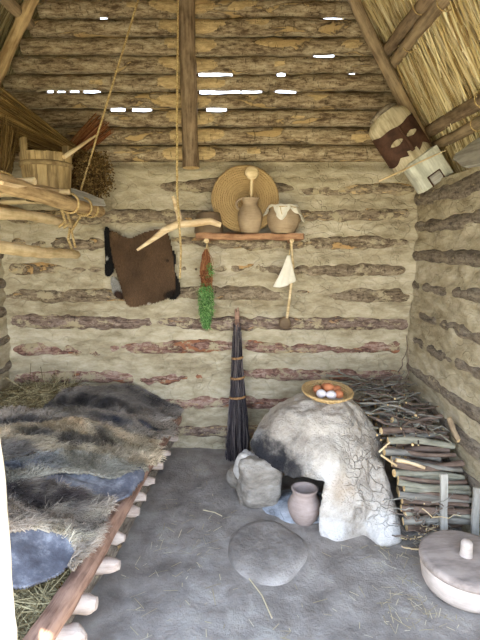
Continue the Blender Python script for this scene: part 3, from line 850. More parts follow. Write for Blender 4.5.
def stone(name, px, py, w, d, h, label, cat, seed, mat='stone', rot=0, z0=0.0, tilt=0.0, group=None, base=None):
    c = base or onz(px, py, 0)
    def f(X, Y, Z):
        P = np.stack([X, Y, Z], -1)
        n_ = 3.6
        e = (np.abs(X / w) ** n_ + np.abs(Y / d) ** n_ + np.abs(Z / h) ** n_) ** (1 / n_) - 1
        pl = 0
        return e * min(w, d, h) + .17 * min(w, d, h) * fbm(P + seed, 1 / max(w, d, h) * 1.1, 4, seed)
    mx = max(w, d, h)
    V, q = surface_nets(f, (-w * 1.4, -d * 1.4, -h * 1.4), (w * 1.4, d * 1.4, h * 1.4), mx / 18)
    T = Matrix.Rotation(rot, 3, 'Z') @ Matrix.Rotation(tilt, 3, 'Y')
    V = V @ np.array(T).T
    V[:, 2] -= V[:, 2].min()
    m = MB(); m.add(V + np.array([c.x, c.y, c.z + z0]), q)
    return tag(m.build(name, M[mat], None, (c.x, c.y, c.z + z0)), label, cat, group)
stone('stone', 0, 0, .118, .115, .15, 'large grey boulder propping the left side of the oven mouth', 'stone', 3, rot=.3, base=Vector((.115, 2.66, -.012)))
stone('stone', 0, 0, .07, .09, .085, 'small rounded stone at the outer left foot of the oven', 'stone', 9, rot=.8, base=Vector((.005, 2.83, -.01)))
stone('stone', 0, 0, .075, .05, .10, 'flat white-faced stone leaning on the boulder left of the oven mouth', 'stone', 14, mat='stone_pale', rot=-.5, tilt=.25, z0=.105, base=Vector((.04, 2.69, 0)))
# ash bed and charred bits
def mound(name, c, rx, ry, h, mat, label, cat, seed, kind=None, steep=2.0, nz=.2):
    def fn(u, v):
        a = v * 2 * math.pi; r_ = u
        k_ = 1 + .16 * vnoise(np.stack([np.cos(a) * 1.3, np.sin(a) * 1.3, a * 0 + seed], -1), seed)
        x = np.cos(a) * r_ * rx * k_; y = np.sin(a) * r_ * ry * k_
        z = h * (1 - r_ ** steep) * (1 + nz * fbm(np.stack([x, y, x * 0], -1), 14, 2, seed)) - .012 * (r_ > .98) + .003 * fbm(np.stack([x, y, x * 0], -1), 60, 2, seed)
        return np.stack([x + c[0], y + c[1], z + c[2]], -1)
    m = MB(); P, q = grid_mesh(24, 64, fn); m.add(P, q)
    return tag(m.build(name, M[mat], None, tuple(c)), label, cat, None, kind)
mound('ash_heap', (.36, 2.62, -.004), .24, .20, .05, 'ash', 'grey ash heaped in the oven mouth behind the pot', 'ash', 12, 'stuff')
cs = onz(268, 544, .03)
mound('hearth_stone', (cs.x, cs.y, -.006), .225, .27, .036, 'slab', 'broad low rounded slab of clay on the floor before the oven', 'hearth slab', 23, None, 11.0, .05)

# pots --------------------------------------------------------------
def pot_profile(r, h, base=.6, neck=.62, lip=.72, shoulder=.55, wall=.012):
    """outer then inner line of a thrown pot"""
    o = [(0, 0), (r * base * .9, 0), (r * base, .004)]
    for t in np.linspace(.08, shoulder, 7): o.append((r * (base + (1 - base) * math.sin(t / shoulder * math.pi / 2)), h * t))
    for t in np.linspace(shoulder + .06, .86, 6):
        s_ = (t - shoulder) / (.86 - shoulder); o.append((r * (1 + (neck - 1) * (s_ * s_ * (3 - 2 * s_))), h * t))
    o += [(r * (neck + .01), h * .90), (r * lip, h * .97), (r * lip, h), (r * lip - wall, h), (r * neck - wall, h * .90), (r * .8, h * shoulder), (r * .8 * base, wall * 1.5), (0, wall * 1.5)]
    return o
p = onz(305, 526, 0)
m = MB(); lathe(m, pot_profile(.095, .205, .62, .70, .80, .50), 36, (p.x, p.y + .05, .0))
tag(m.build('cooking_pot', M['clay_pink'], None, (p.x, p.y + .05, 0)), 'pinkish clay cooking pot standing in the oven mouth', 'pot')
# lidded tub
tc = onz(467, 556, .15)
tc = Vector((min(tc.x, XR - .235), tc.y, 0))
tub = thing('lidded_tub', tuple(tc), 'low round lidded clay tub on the floor at lower right', 'tub')
m = MB(); lathe(m, [(0, 0), (.16, 0), (.178, .006), (.19, .03), (.198, .07), (.20, .10), (.198, .112), (.188, .112), (.18, .03), (0, .02)], 56, tc)
m.build('body', M['clay_pale'], tub, tuple(tc))
m = MB(); lathe(m, [(0, .113), (.20, .113), (.203, .116), (.207, .124), (.206, .142), (.199, .150), (.185, .153), (.10, .155), (0, .156)], 56, tc)
lid = m.build('lid', M['clay_lid'], tub, tuple(tc))
m = MB(); lathe(m, [(0, .15), (.030, .15), (.030, .156), (.027, .165), (.0265, .20), (.026, .215), (.020, .226), (.010, .230), (0, .231)], 20, tc + Vector((-.005, .0, 0)))
kn = m.build('knob', M['clay_pale'], lid, tuple(tc)); kn['label'] = 'pale peg-shaped knob'

# basket of eggs on the oven -----------------------------------------
bc = at(327, 391, 2.80); bz = .632
bc = Vector((bc.x, 2.80, bz))
prof = [(0, .0)] + [(.02 + .0105 * i + .0, .0 + .0) for i in range(9)]
prof = [(0, .006), (.09, .004), (.115, .012), (.135, .026), (.150, .043), (.158, .052), (.163, .050), (.160, .040), (.143, .020), (.120, .004), (.09, -.006), (0, -.006)]
m = MB()
# coils
for i in range(13):
    t = i / 12; rr_ = .012 + t * .142; zz = .0 + .034 * sstep(.6, 1.0, np.array(t)).item()
    a = np.linspace(0, 2 * math.pi, 49)
    tube(m, [(rr_ * math.cos(x), rr_ * math.sin(x) * .92, zz + .006) for x in a], .0078 * (1 + .0), 8, 0, None, .0016, 70, i)
bt = Matrix.Rotation(rad(9), 4, 'X') @ Matrix.Rotation(rad(3), 4, 'Y')
tag(m.build('egg_basket', M['egg_basket'], None, (0, 0, 0), Matrix.Translation(bc) @ bt), 'shallow coiled straw basket of eggs on top of the clay oven', 'basket')
for i, (x, y, z, mt, lb) in enumerate(((-.062, .015, 0, 'eggbrown', 'brown egg at the left end of the oven-top basket'), (-.045, -.045, 0, 'eggwhite', 'white egg at the front left of the oven-top basket'),
        (.012, -.055, 0, 'eggwhite', 'white egg at the front middle of the oven-top basket'), (.064, -.040, .002, 'eggbrown', 'brown egg nearest the front right of the oven-top basket'),
        (.060, .022, 0, 'eggbrown', 'brown egg at the back right of the oven-top basket'), (.0, .05, .0, 'eggbrown', 'brown egg at the back middle of the oven-top basket'), (.004, .0, .024, 'eggbrown', 'brown egg sitting highest, in the centre of the oven-top basket'))):
    m = MB(); t = np.linspace(0, math.pi, 14)
    lathe(m, [(.027 * math.sin(a) * (1 + .12 * math.cos(a)), -.034 * math.cos(a)) for a in t], 18, (0, 0, 0))
    w = bt @ Vector((x, y, .040 + z))
    tag(m.build('egg', M[mt], None, (0, 0, 0), Matrix.Translation(bc + w) @ Matrix.Rotation(R.uniform(0, 6), 4, 'Z') @ Matrix.Rotation(rad(82), 4, 'X')), lb, 'egg', 'eggs in the basket')

# ================================================================== FIREWOOD
NST = [0]
def logstick(p0, p1, r0, mats, label, cat='firewood', group=None, bend=.03, name='firewood_stick', amp=.002, seg=10):
    NST[0] += 1
    o = pole(name, p0, p1, r0, r0 * .82, mats, None, seg, max(5, int((Vector(p1) - Vector(p0)).length / .05)), bend, amp)
    return tag(o, label, cat, group)
g_, b_, gr, ct, tw_ = M['stick_grey'], M['stick_brown'], M['stick_green'], M['cut'], M['twig']
# named sticks that stand out, traced at their own distances
big = [
    ((381, 431, 2.62), (452, 438, 2.66), .020, b_, 'brown stick with a pale round end, uppermost of the thick firewood'),
    ((392, 420, 2.75), (440, 428, 2.78), .017, gr, 'greenish stick lying just above the thick brown one'),
    ((388, 441, 2.56), (462, 446, 2.58), .022, gr, 'thick green-grey stick second in the front of the stack'),
    ((384, 452, 2.50), (440, 459, 2.52), .020, g_, 'grey stick with a cut end midway, third in the stack'),
    ((392, 463, 2.45), (474, 463, 2.46), .022, b_, 'dark brown stick with a bright cut end at its right'),
    ((394, 473, 2.42), (474, 478, 2.44), .021, gr, 'green-grey log just under the dark brown stick'),
    ((398, 482, 2.38), (474, 488, 2.38), .019, gr, 'slightly bent green stick level with the tops of the stakes'),
    ((399, 494, 2.34), (474, 500, 2.33), .019, g_, 'pale grey stick crossing behind the two stakes'),
    ((401, 508, 2.29), (474, 511, 2.30), .020, b_, 'brown stick low behind the two stakes'),
    ((403, 521, 2.26), (474, 522, 2.28), .021, g_, 'lowest grey stick behind the stakes'),
    ((449, 418, 2.62), (462, 441, 2.52), .017, M['pole_grey'], 'short stubby stick standing on end against the right wall'),
]
for a, b, r_, mt, lb in big:
    p0, p1 = at(*a), at(*b)
    p1.x = min(p1.x, XR - .035)
    logstick(p0, p1, r_, [mt, ct], lb, bend=.025)
for a, b, r_, mt, lb in (((395, 437, 2.62), (470, 434, 2.70), .016, g_, 'grey stick crossing behind the uppermost thick brown one'),
                         ((386, 447, 2.53), (455, 455, 2.53), .015, b_, 'thin brown stick wedged between the third and second thick ones'),
                         ((391, 458, 2.47), (462, 470, 2.42), .014, g_, 'grey stick sloping down behind the dark brown one'),
                         ((398, 478, 2.40), (470, 482, 2.41), .014, b_, 'thin brown stick below the green-grey log'),
                         ((404, 489, 2.35), (472, 493, 2.36), .015, gr, 'thin greenish stick level with the stake tops'),
                         ((402, 501, 2.31), (468, 505, 2.32), .014, b_, 'thin brown stick halfway down behind the stakes'),
                         ((405, 514, 2.28), (470, 517, 2.29), .015, gr, 'thin greenish stick low behind the stakes'),
                         ((398, 428, 2.72), (446, 416, 2.76), .015, b_, 'brown stick slanting up to the right above the thick firewood'),
                         ((404, 410, 2.86), (450, 421, 2.80), .014, g_, 'grey stick slanting down toward the stubby upright one')):
    p0, p1 = at(*a), at(*b); p1.x = min(p1.x, XR - .035)
    logstick(p0, p1, r_, [mt, ct], lb, bend=.03)
logstick(at(381, 455, 2.46), at(397, 466, 2.40), .007, [M['pole_pale'], ct], 'split pale sliver poking out left of the stack', bend=.0, name='wood_sliver', seg=6)
logstick(at(379, 452, 2.47), at(390, 442, 2.47), .006, [M['pole_pale'], ct], 'short white sliver angled up at the left of the stack', bend=.0, name='wood_sliver', seg=6)
logstick(at(396, 460, 2.42), at(425, 468, 2.40), .010, [M['bone'], ct], 'peeled whitish stick on the front of the stack', bend=.01, seg=8)
# body of the stack: sticks laid in courses from the floor up
def pile_top(y): return float(np.interp(y, [2.24, 2.34, 2.48, 2.66, 2.95, 3.40], [.17, .27, .36, .44, .50, .54]))
lab = 'firewood stick inside the stack between oven and right wall'
for y in np.arange(2.36, 3.36, .062):
    zt = pile_top(y) - .045
    z = .03
    while z < zt:
        r_ = R.uniform(.015, .024)
        if (z > zt - .16) or y < 2.45:
            xl = max(.90 + .06 * R.random(), .97 if y > 2.5 else .88)
            if y > 2.5: xl = .96 + R.uniform(-.02, .03)
            yy = y + R.uniform(-.012, .012)
            logstick((xl, yy + R.uniform(-.02, .02), z), (XR - .06, yy + R.uniform(-.03, .03), z + R.uniform(-.03, .03)), r_, [R.choice([g_, b_, gr]), ct], lab, 'firewood', 'sticks within the firewood stack', bend=.012, seg=8)
        z += .048
# brushwood thrown on top
lt = 'thin twig tangled in the brushwood on top of the firewood'
def twig(p0, p1, r_, wig, label=lt, group='brushwood twigs', mat=None):
    L = (p1 - p0).length; n_ = 7; pts = []
    off = Vector((R.gauss(0, 1), R.gauss(0, 1), R.gauss(0, .5))) * wig * L
    for k in range(n_):
        t = k / (n_ - 1)
        pts.append(p0.lerp(p1, t) + off * math.sin(t * math.pi) + Vector((R.gauss(0, 1), R.gauss(0, 1), R.gauss(0, 1))) * .008)
    pts = [Vector((min(v.x, XR - .05), min(v.y, D - .06), max(v.z, .012))) for v in pts]
    m = MB(); tube(m, pts, np.linspace(r_, r_ * .5, n_), 6, 0, 1)
    mid = tuple(pts[0])
    return tag(m.build('twig', [mat or R.choice([tw_, b_, g_, gr]), ct], None, mid), label, 'twig', group)
for k in range(120):
    y = R.uniform(2.62, 3.38); x = R.uniform(.93 if y < 2.95 else .78, 1.2); z = pile_top(y) + R.uniform(-.01, .08)
    if y < 2.8: z -= .03
    a = R.gauss(0, .8); L = R.uniform(.18, .42)
    d = Vector((math.cos(a), math.sin(a), R.gauss(0, .12))) * L / 2
    c = Vector((x, y, z))
    p0, p1 = c - d, c + d
    for p in (p0, p1):      # keep clear of the oven dome
        rho = ((p.x - ox) / .50) ** 2 + ((p.y - oy) / .54) ** 2
        if rho < 1.0: p.z = max(p.z, .63 * (1 - rho) ** .5 + .03)
    twig(p0, p1, R.uniform(.0035, .009), .06)
for k in range(16):
    p0 = Vector((R.uniform(.72, 1.15), R.uniform(3.15, 3.36), R.uniform(.47, .53)))
    twig(p0, p0 + Vector((R.uniform(-.3, .12), R.uniform(-.05, .08), R.uniform(.02, .14))), .0035, .08)
for a, b in (((398, 372, 3.35), (416, 335, 3.40)), ((404, 378, 3.30), (423, 348, 3.36))):
    twig(at(*a), at(*b), .004, .06, 'bare twig sticking up from the brushwood before the wall corner', 'upright twigs in the corner')
for k in range(46):
    p0 = Vector((R.uniform(.88, 1.10), R.uniform(2.15, 2.27), R.uniform(.03, .26) if k % 3 else R.uniform(.012, .03)))
    a = R.uniform(0, 3.1); L = R.uniform(.08, .22)
    twig(p0, p0 + Vector((math.cos(a) * L, math.sin(a) * L * .25, R.uniform(-.12, .10))), R.uniform(.0025, .006), .08, 'broken twig littering the floor before the firewood', 'twig litter on the floor', R.choice([g_, M['pole_pale'], tw_]))
# stakes holding the stack
for (px, py, pxb, lb) in ((444, 474, 441, 'left one of two pale stakes before the firewood'), (480, 488, 471, 'right one of two pale stakes before the firewood, at the photo edge')):
    top = at(px, py, 2.245); bot = onz(pxb, 548, -.02); bot.y = 2.22
    m = MB(); L = (top - bot).length
    board(m, L, .018, .038, Matrix.Translation((L / 2, 0, 0)), 0, 10, 1, 2, .003, 4)
    top.x = min(top.x, XR - .06)
    tag(m.build('stake', M['greywood'], None, (0, 0, 0), axis_mat(bot, top) @ Matrix.Rotation(rad(90), 4, 'X') @ Matrix.Rotation(rad(90), 4, 'X') @ Matrix.Rotation(rad(90), 4, 'X')), lb, 'stake', 'stakes before the firewood')

# ================================================================== SHELF AND WHAT IT HOLDS
sz = at(250, 236, 3.36).z
sx0, sx1 = at(197, 236, 3.36).x, at(303, 236, 3.36).x
scx = (sx0 + sx1) / 2
shelf = thing('wall_shelf', (scx, 3.38, sz), 'rough brown plank shelf on the back wall holding pottery', 'shelf')
m = MB(); board(m, sx1 - sx0, .20, .046, Matrix.Translation((scx, 3.375, sz - .006)), 0, 30, 6, 3, .009, 17)
m.build('plank', M['plank'], shelf, (scx, 3.375, sz))
for px in (207, 291):
    p = at(px, 240, 3.34)
    pole('peg', (p.x, 3.46, sz - .036), (p.x, 3.285, sz - .034), .015, .017, [M['plank'], M['pole_pale']], shelf, 12, 8, .002, .002)
st = sz + .018
# coiled tray
tr = .238
m = MB()
for i in range(15):
    rr_ = .007 + i * .0160
    a = np.linspace(0, 2 * math.pi, 73)
    tube(m, [(rr_ * math.cos(x), rr_ * math.sin(x),   .018 * (i / 14) ** 3) for x in a], .0105, 8, 0, None, .002, 60, i, flat=.8)
tcn = Vector((at(245, 200, 3.42).x, 3.432, st + tr + .004))
tag(m.build('coiled_tray', M['tray'], None, (0, 0, 0), Matrix.Translation(tcn) @ Matrix.Rotation(rad(83), 4, 'X')), 'large round coiled straw tray leaning on the wall behind the jug', 'tray')
# jug
jc = Vector((at(250, 230, 3.35).x, 3.35, st))
jug = thing('jug', tuple(jc), 'buff clay jug with small handle in the middle of the shelf', 'jug')
m = MB(); lathe(m, [(0, 0), (.058, 0), (.064, .006), (.078, .05), (.086, .095), (.086, .13), (.076, .165), (.056, .19), (.050, .203), (.054, .222), (.064, .238), (.068, .243), (.062, .245), (.050, .225), (.044, .203), (.07, .14), (.06, .02), (0, .012)], 40, jc)
m.build('body', M['clay'], jug, tuple(jc))
m = MB(); a = np.linspace(rad(80), rad(285), 14)
tube(m, [jc + Vector((-.062 + .034 * math.cos(x + 1.6) - .0, -.01, .20 + .036 * math.sin(x + 1.6))) for x in np.linspace(-.35, 2.9, 14)], .0085, 8)
m.build('handle', M['clay'], jug, tuple(jc))
# ladle standing in the jug
lt0 = jc + Vector((.0, .0, .06)); lt1 = jc + Vector((.012, -.005, .385))
lad = thing('wooden_ladle', tuple(lt0), 'round wooden ladle standing upright in the clay jug', 'ladle')
pole('handle', lt0, lt1, .009, .010, [M['pole_pale'], M['pole_pale']], lad, 10, 12, .004, .001)
m = MB(); t = np.linspace(0, math.pi, 14)
lathe(m, [(.048 * math.sin(a), -.022 * math.cos(a)) for a in t], 24, lt1 + Vector((0, -.004, .028)), 0, Matrix.Rotation(rad(80), 4, 'X'))
m.build('bowl', M['pole_pale'], lad, tuple(lt1))
# pot with linen cover
pc = Vector((at(283, 230, 3.37).x, 3.36, st))
pp = thing('covered_pot', tuple(pc), 'round clay pot tied over with white cloth at the right of the shelf', 'pot')
m = MB(); lathe(m, [(0, 0), (.075, 0), (.082, .006), (.104, .045), (.116, .09), (.115, .12), (.104, .15), (.094, .165), (.092, .178), (.098, .190), (.088, .190), (.084, .17), (.10, .10), (.07, .015), (0, .012)], 40, pc)
m.build('body', M['clay'], pp, tuple(pc))
m = MB()
def cloth(u, v):
    a = v * 2 * math.pi
    drop = .055 + .035 * np.cos(a * 4 + .9) + .018 * np.cos(a * 7) + .018 * np.cos(a + .3)
    r_ = np.where(u < .5, u / .5 * .103, .103 + (u - .5) / .5 * (.016 + .012 * np.cos(a * 9) + .022 * (drop > .07)))
    z = np.where(u < .5, .196 - .005 * (1 - (u / .5) ** 2), .196 - (u - .5) / .5 * drop) + .003 * np.sin(a * 9) * (u > .3)
    return np.stack([pc.x + r_ * np.cos(a), pc.y + r_ * np.sin(a), pc.z + z], -1)
P, q = grid_mesh(22, 96, cloth); m.add(P, q)
cv = m.build('cloth_cover', M['linen'], pp, tuple(pc)); sd = cv.modifiers.new('thickness', 'SOLIDIFY'); sd.thickness = .003
m = MB(); a = np.linspace(0, 2 * math.pi, 40)
tube(m, [pc + Vector((.110 * math.cos(x), .110 * math.sin(x), .176 + .003 * math.sin(3 * x))) for x in a], .003, 6)
tube(m, [pc + Vector((-.03, -.108, .176)), pc + Vector((-.028, -.116, .15)), pc + Vector((-.02, -.12, .125))], .0025, 6)
m.build('string', M['rope'], pp, tuple(pc))
# bowl at left end
bcx = Vector((at(209, 230, 3.40).x, 3.38, st))
m = MB(); lathe(m, [(.075, .012), (.098, 0), (.104, .006), (.102, .03), (.095, .08), (.082, .138), (.076, .146), (.04, .149), (0, .149)], 36, bcx)
lathe(m, [(.075, .012), (.09, .08), (.074, .138), (0, .14)][::-1], 36, bcx)
tag(m.build('clay_bowl', M['clay_brown'], None, tuple(bcx)), 'squat brown clay bowl at the left end of the shelf behind the branch', 'bowl')

# hanging herbs
hx = at(207, 242, 3.30)
hb = Vector((hx.x, 3.335, sz - .05))
herb = thing('herb_bunch', tuple(hb), 'drying herb bunch hanging under the shelf, reddish stems and green leaves', 'herbs')
m = MB(); tube(m, [hb + Vector((0, -.02, 0)), hb + Vector((-.008, -.028, -.05)), hb + Vector((-.01, -.03, -.10))], .0035, 6)
tube(m, [hb + Vector((0, -.02, 0)), hb + Vector((.012, -.028, -.06)), hb + Vector((.006, -.03, -.11))], .003, 6)
m.build('string', M['rope'], herb, tuple(hb))
N = 420; K = 6; t = np.linspace(0, 1, K)
a = G.uniform(0, 6.28, N); sp = np.sqrt(G.uniform(0, 1, N))
zt0 = -G.uniform(.04, .14, N); zl = G.uniform(.12, .24, N)
Pm = np.zeros((N, K, 3))
wdt = .010 + .032 * np.sin(np.clip(t * 1.15, 0, 1) * math.pi * .62)
Pm[..., 0] = hb.x - .006 + (np.cos(a) * sp)[:, None] * wdt + G.normal(0, .004, (N, K))
Pm[..., 1] = hb.y - .035 + (np.sin(a) * sp)[:, None] * wdt * .45
Pm[..., 2] = hb.z + zt0[:, None] - zl[:, None] * t
m = MB(); ribbons(m, Pm, .0035, 0, None, False)
# crumbly red seed heads
N2 = 900
c0 = np.stack([hb.x - .008 + G.normal(0, .015, N2), hb.y - .04 + G.normal(0, .012, N2), hb.z - G.uniform(.19, .30, N2)], 1)
dd = G.normal(0, .009, (N2, 3)); ribbons(m, np.stack([c0, c0 + dd], 1), .007, 0, None, False)
tag(m.build('stems', M['red_stalk'], herb, tuple(hb)), 'reddish-brown dry stems', None, None, 'stuff')
N3 = 3200; zz = G.uniform(.275, .60, N3)
wd = .052 * np.sin(np.clip((zz - .255) / .36, 0, 1) ** .8 * math.pi) ** .6
c0 = np.stack([hb.x - .010 + G.normal(0, .55, N3).clip(-1, 1) * wd, hb.y - .04 + G.normal(0, .5, N3).clip(-1, 1) * wd * .6, hb.z - zz], 1)
tuft = np.stack([hb.x + .020 + G.normal(0, .012, 160), hb.y - .05 + G.normal(0, .01, 160), hb.z - .19 + G.normal(0, .025, 160)], 1)
c0 = np.vstack([c0, tuft]); dd = G.normal(0, .011, c0.shape) + np.array([0, 0, -.008])
m = MB(); ribbons(m, np.stack([c0, c0 + dd * .5, c0 + dd], 1), G.uniform(.004, .008, len(c0)), 0)
tag(m.build('leaves', M['green'], herb, tuple(hb)), 'green leaves', None, None, 'stuff')

# linen cloth and wooden spoon hanging from the right peg
px_ = at(291, 241, 3.31)
ck = Vector((px_.x, 3.31, sz - .05))
cl = thing('hanging_cloth', tuple(ck), 'small white cloth gathered on a cord under the right end of the shelf', 'cloth')
m = MB(); tube(m, [ck + Vector((.0, .01, .03)), ck + Vector((-.004, .0, -.04)), ck + Vector((-.012, -.005, -.10))], .004, 6)
m.build('cord', M['rope'], cl, tuple(ck))
def cf(u, v):
    a = v * 2 * math.pi
    r_ = .012 + .062 * u ** 1.1
    r_ = r_ * (1 + .16 * np.cos(a * 5 + u * 2) * u)
    x = ck.x - .014 - .026 * u + r_ * np.cos(a); y = ck.y - .004 + r_ * np.sin(a) * .38
    z = ck.z - .085 - u * (.195 + .03 * np.cos(a + 2.4))
    return np.stack([x, y, z], -1)
m = MB(); P, q = grid_mesh(20, 60, cf); m.add(P, q)
co = m.build('cloth', M['linen'], cl, tuple(ck)); sd = co.modifiers.new('thickness', 'SOLIDIFY'); sd.thickness = .003
sp0 = ck + Vector((.012, .03, .0)); sp1 = at(287, 318, 3.40)
spn = thing('wooden_spoon', tuple(sp0), 'long-handled wooden spoon hanging below the white cloth', 'spoon')
m = MB()
mid = at(293, 268, 3.37)
tube(m, [sp0 + Vector((-.006, 0, .025)), mid, at(290, 295, 3.39), sp1], [.006, .010, .0105, .010], 10)
m.build('handle', M['pole_pale'], spn, tuple(sp0))
m = MB(); t = np.linspace(0, math.pi, 14)
lathe(m, [(.045 * math.sin(a) * (1 + .1 * math.cos(a)), -.048 * math.cos(a)) for a in t], 22, at(285, 323, 3.405), 0, Matrix.Rotation(rad(8), 4, 'Y'), 1, .45)
bo = m.build('bowl', M['clay_brown'], spn, tuple(sp1)); bo['label'] = 'dark worn spoon bowl'

# ================================================================== BROOM
b0 = onz(238, 455, 0); b0.y = 3.26; b0.z = 0
b1 = at(237, 307, 3.44)
broom = thing('besom_broom', tuple(b0), 'tall dark twig broom with three bindings leaning on the back wall', 'broom')
ax = b1 - b0
N = 900; K = 7; t = np.linspace(0, 1, K)
a = G.uniform(0, 6.28, N); s_ = np.sqrt(G.uniform(0, 1, N)); top = G.uniform(.74, .90, N)
fr = (top[:, None] * (1 - t)) 
wf = np.interp(fr, [0, .12, .35, .60, .80, .92], [.085, .082, .058, .038, .026, .018])
Pm = np.array(b0) + np.array(ax) * fr[..., None]
Pm[..., 0] += (np.cos(a) * s_)[:, None] * wf + G.normal(0, .0055, (N, K))
Pm[..., 1] += (np.sin(a) * s_)[:, None] * wf * .8 + G.normal(0, .004, (N, K))
Pm[..., 2] = np.maximum(Pm[..., 2], .003)
m = MB(); ribbons(m, Pm, G.uniform(.004, .007, N), 0, None, False)
tag(m.build('bristles', M['broom'], broom, tuple(b0)), 'dark twig bristles', None, None, 'stuff')
m = MB()
for k in range(7):
    an = k * .9; o_ = Vector((math.cos(an) * .012, math.sin(an) * .01, 0))
    tube(m, [b0 + ax * .55 + o_, b0 + ax * .8 + o_ * 1.1, b0 + ax * (.96 + .04 * R.random()) + o_ * .9], .0075, 7, 0, 0)
m.build('handle', M['railwood'], broom, tuple(b0))
for py in (358, 377, 395):
    f_ = (at(0, py, 3.37).z) / ax.z
    c = b0 + ax * f_; w_ = float(np.interp(f_, [0, .12, .35, .60, .80, .92], [.085, .082, .058, .038, .026, .018])) + .004
    m = MB(); a_ = np.linspace(0, 2 * math.pi, 28)
    tube(m, [c + Vector((w_ * math.cos(x), w_ * .85 * math.sin(x), .004 * math.cos(x))) for x in a_], .0075, 8, flat=1.3)
    m.build('binding', M['bind'], broom, tuple(c))

# ================================================================== WALL HIDE
def whide(name, outline, Yd, label, colr, N, flen, seed, parent=None, bulge=.04):
    pts = np.array(outline, float)
    for _ in range(2):
        n2 = np.roll(pts, -1, 0); pts = np.stack([pts * .75 + n2 * .25, pts * .25 + n2 * .75], 1).reshape(-1, 2)
    W = np.array([tuple(at(px, py, Yd)) for px, py in pts]); poly = [(w[0], w[2]) for w in W]
    x0, z0 = W[:, 0].min(), W[:, 2].min(); x1, z1 = W[:, 0].max(), W[:, 2].max()
    cs = .009; xs = np.arange(x0, x1 + cs, cs); zs = np.arange(z0, z1 + cs, cs)
    def sy(x, z):
        P = np.stack([x, z * 0 + seed, z], -1)
        u = (x - x0) / (x1 - x0)
        return Yd - bulge * np.sin(np.clip(u, 0, 1) * math.pi) * (.5 + .5 * sstep(z1, z0, z)) - .012 * fbm(P * np.array([1.6, 1, .6]), 6, 2, seed)
    vx, vz = np.meshgrid(xs, zs, indexing='ij'); vy = sy(vx, vz)
    CX, CZ = np.meshgrid((xs[:-1] + xs[1:]) / 2, (zs[:-1] + zs[1:]) / 2, indexing='ij')
    I, J = np.nonzero(inside(poly, CX, CZ)); nz_ = len(zs)
    fq = np.stack([I * nz_ + J, (I + 1) * nz_ + J, (I + 1) * nz_ + J + 1, I * nz_ + J + 1], 1)
    used, inv = np.unique(fq, return_inverse=True); fq = inv.reshape(-1, 4)
    V = np.stack([vx, vy, vz], -1).reshape(-1, 3)[used]; nv_ = len(V)
    m = MB(); cb = lambda x, z: colr(x, z)
    ec = {}
    for f_ in fq.tolist():
        for a_, b__ in zip(f_, f_[1:] + f_[:1]):
            if (b__, a_) in ec: del ec[(b__, a_)]
            else: ec[(a_, b__)] = 1
    m.add(np.vstack([V, V + np.array([0, .012, 0])]), fq.tolist() + (fq[:, ::-1] + nv_).tolist() + [[b__, a_, a_ + nv_, b__ + nv_] for a_, b__ in ec], 0, None, np.tile(cb(V[:, 0], V[:, 2]), (2, 1)) * .85)
    X = G.uniform(x0, x1, N * 2); Z = G.uniform(z0, z1, N * 2); kk = inside(poly, X, Z); X, Z = X[kk], Z[kk]; Y = sy(X, Z)
    n_ = len(X); P0 = np.stack([X, Y, Z], 1)
    d = np.stack([G.normal(0, .25, n_) + .3 * vnoise(P0 * 20, 3), -.5 + G.normal(0, .15, n_), -.9 + G.normal(0, .2, n_)], 1); d *= (flen * G.uniform(.6, 1.2, n_) / np.linalg.norm(d, axis=1))[:, None]
    ribbons(m, np.stack([P0, P0 + d * .5, P0 + d + np.array([0, flen * .15, 0])], 1), .0022, 0, colr(X, Z) * G.uniform(.7, 1.35, (n_, 1)))
    c = (float(W[:, 0].mean()), Yd, float(z1))
    return m.build(name, M['fur'], parent, c)
def cw(base, spots, seed):
    b = lin(*base); S_ = [(at(px, py, 3.42), r_, lin(*c)) for px, py, r_, c in spots]
    def fn(x, z):
        P = np.stack([x, x * 0, z], -1)
        c = b[None] * (1 + .25 * fbm(P, 8, 3, seed))[:, None]
        for p, r_, col in S_:
            k_ = sstep(r_, r_ * .6, np.hypot(x - p.x, z - p.z) + .015 * vnoise(P * 25, seed))[:, None]
            c = c * (1 - k_) + col[None] * k_
        return np.clip(c, .003, 1)
    return fn
wh = thing('hanging_hide', tuple(at(140, 230, 3.44)), 'brown hide with black edges hung on the back wall, behind the hanging branch', 'animal hide')
whide('brown_side', [(108, 231), (114, 231), (122, 236), (131, 239), (140, 234), (152, 230), (164, 229), (169, 236), (172, 248), (174, 270), (176, 288), (172, 297), (156, 302), (146, 304), (132, 307), (126, 303), (122, 288), (113, 264)], 3.41, '',
      cw((98, 76, 56), [(168, 260, .022, (56, 44, 34)), (171, 294, .055, (40, 32, 28)), (150, 303, .02, (190, 180, 165)), (116, 236, .04, (112, 88, 62))], 4), 11000, .016, 4, wh)
e1 = whide('black_edge', [(104, 227), (109, 227), (112, 240), (115, 262), (113, 275), (104, 277), (106, 255)], 3.452, '', cw((30, 28, 28), [(106, 258, .025, (190, 188, 180))], 6), 1600, .014, 6, wh, .01); e1['label'] = 'black fur edge'
e2 = whide('black_edge', [(168, 250), (175, 250), (176, 262), (174, 270), (180, 282), (181, 294), (174, 300), (166, 298)], 3.452, '', cw((34, 30, 28), [(171, 274, .03, (206, 200, 190)), (175, 252, .02, (40, 36, 34))], 7), 1600, .014, 7, wh, .01); e2['label'] = 'black fur edge'
e3 = whide('grey_edge', [(110, 276), (117, 278), (124, 290), (128, 300), (118, 298), (113, 294), (111, 284)], 3.45, '', cw((160, 156, 148), [(118, 296, .05, (70, 52, 42))], 8), 1000, .014, 8, wh, .01); e3['label'] = 'greyish fur edge'

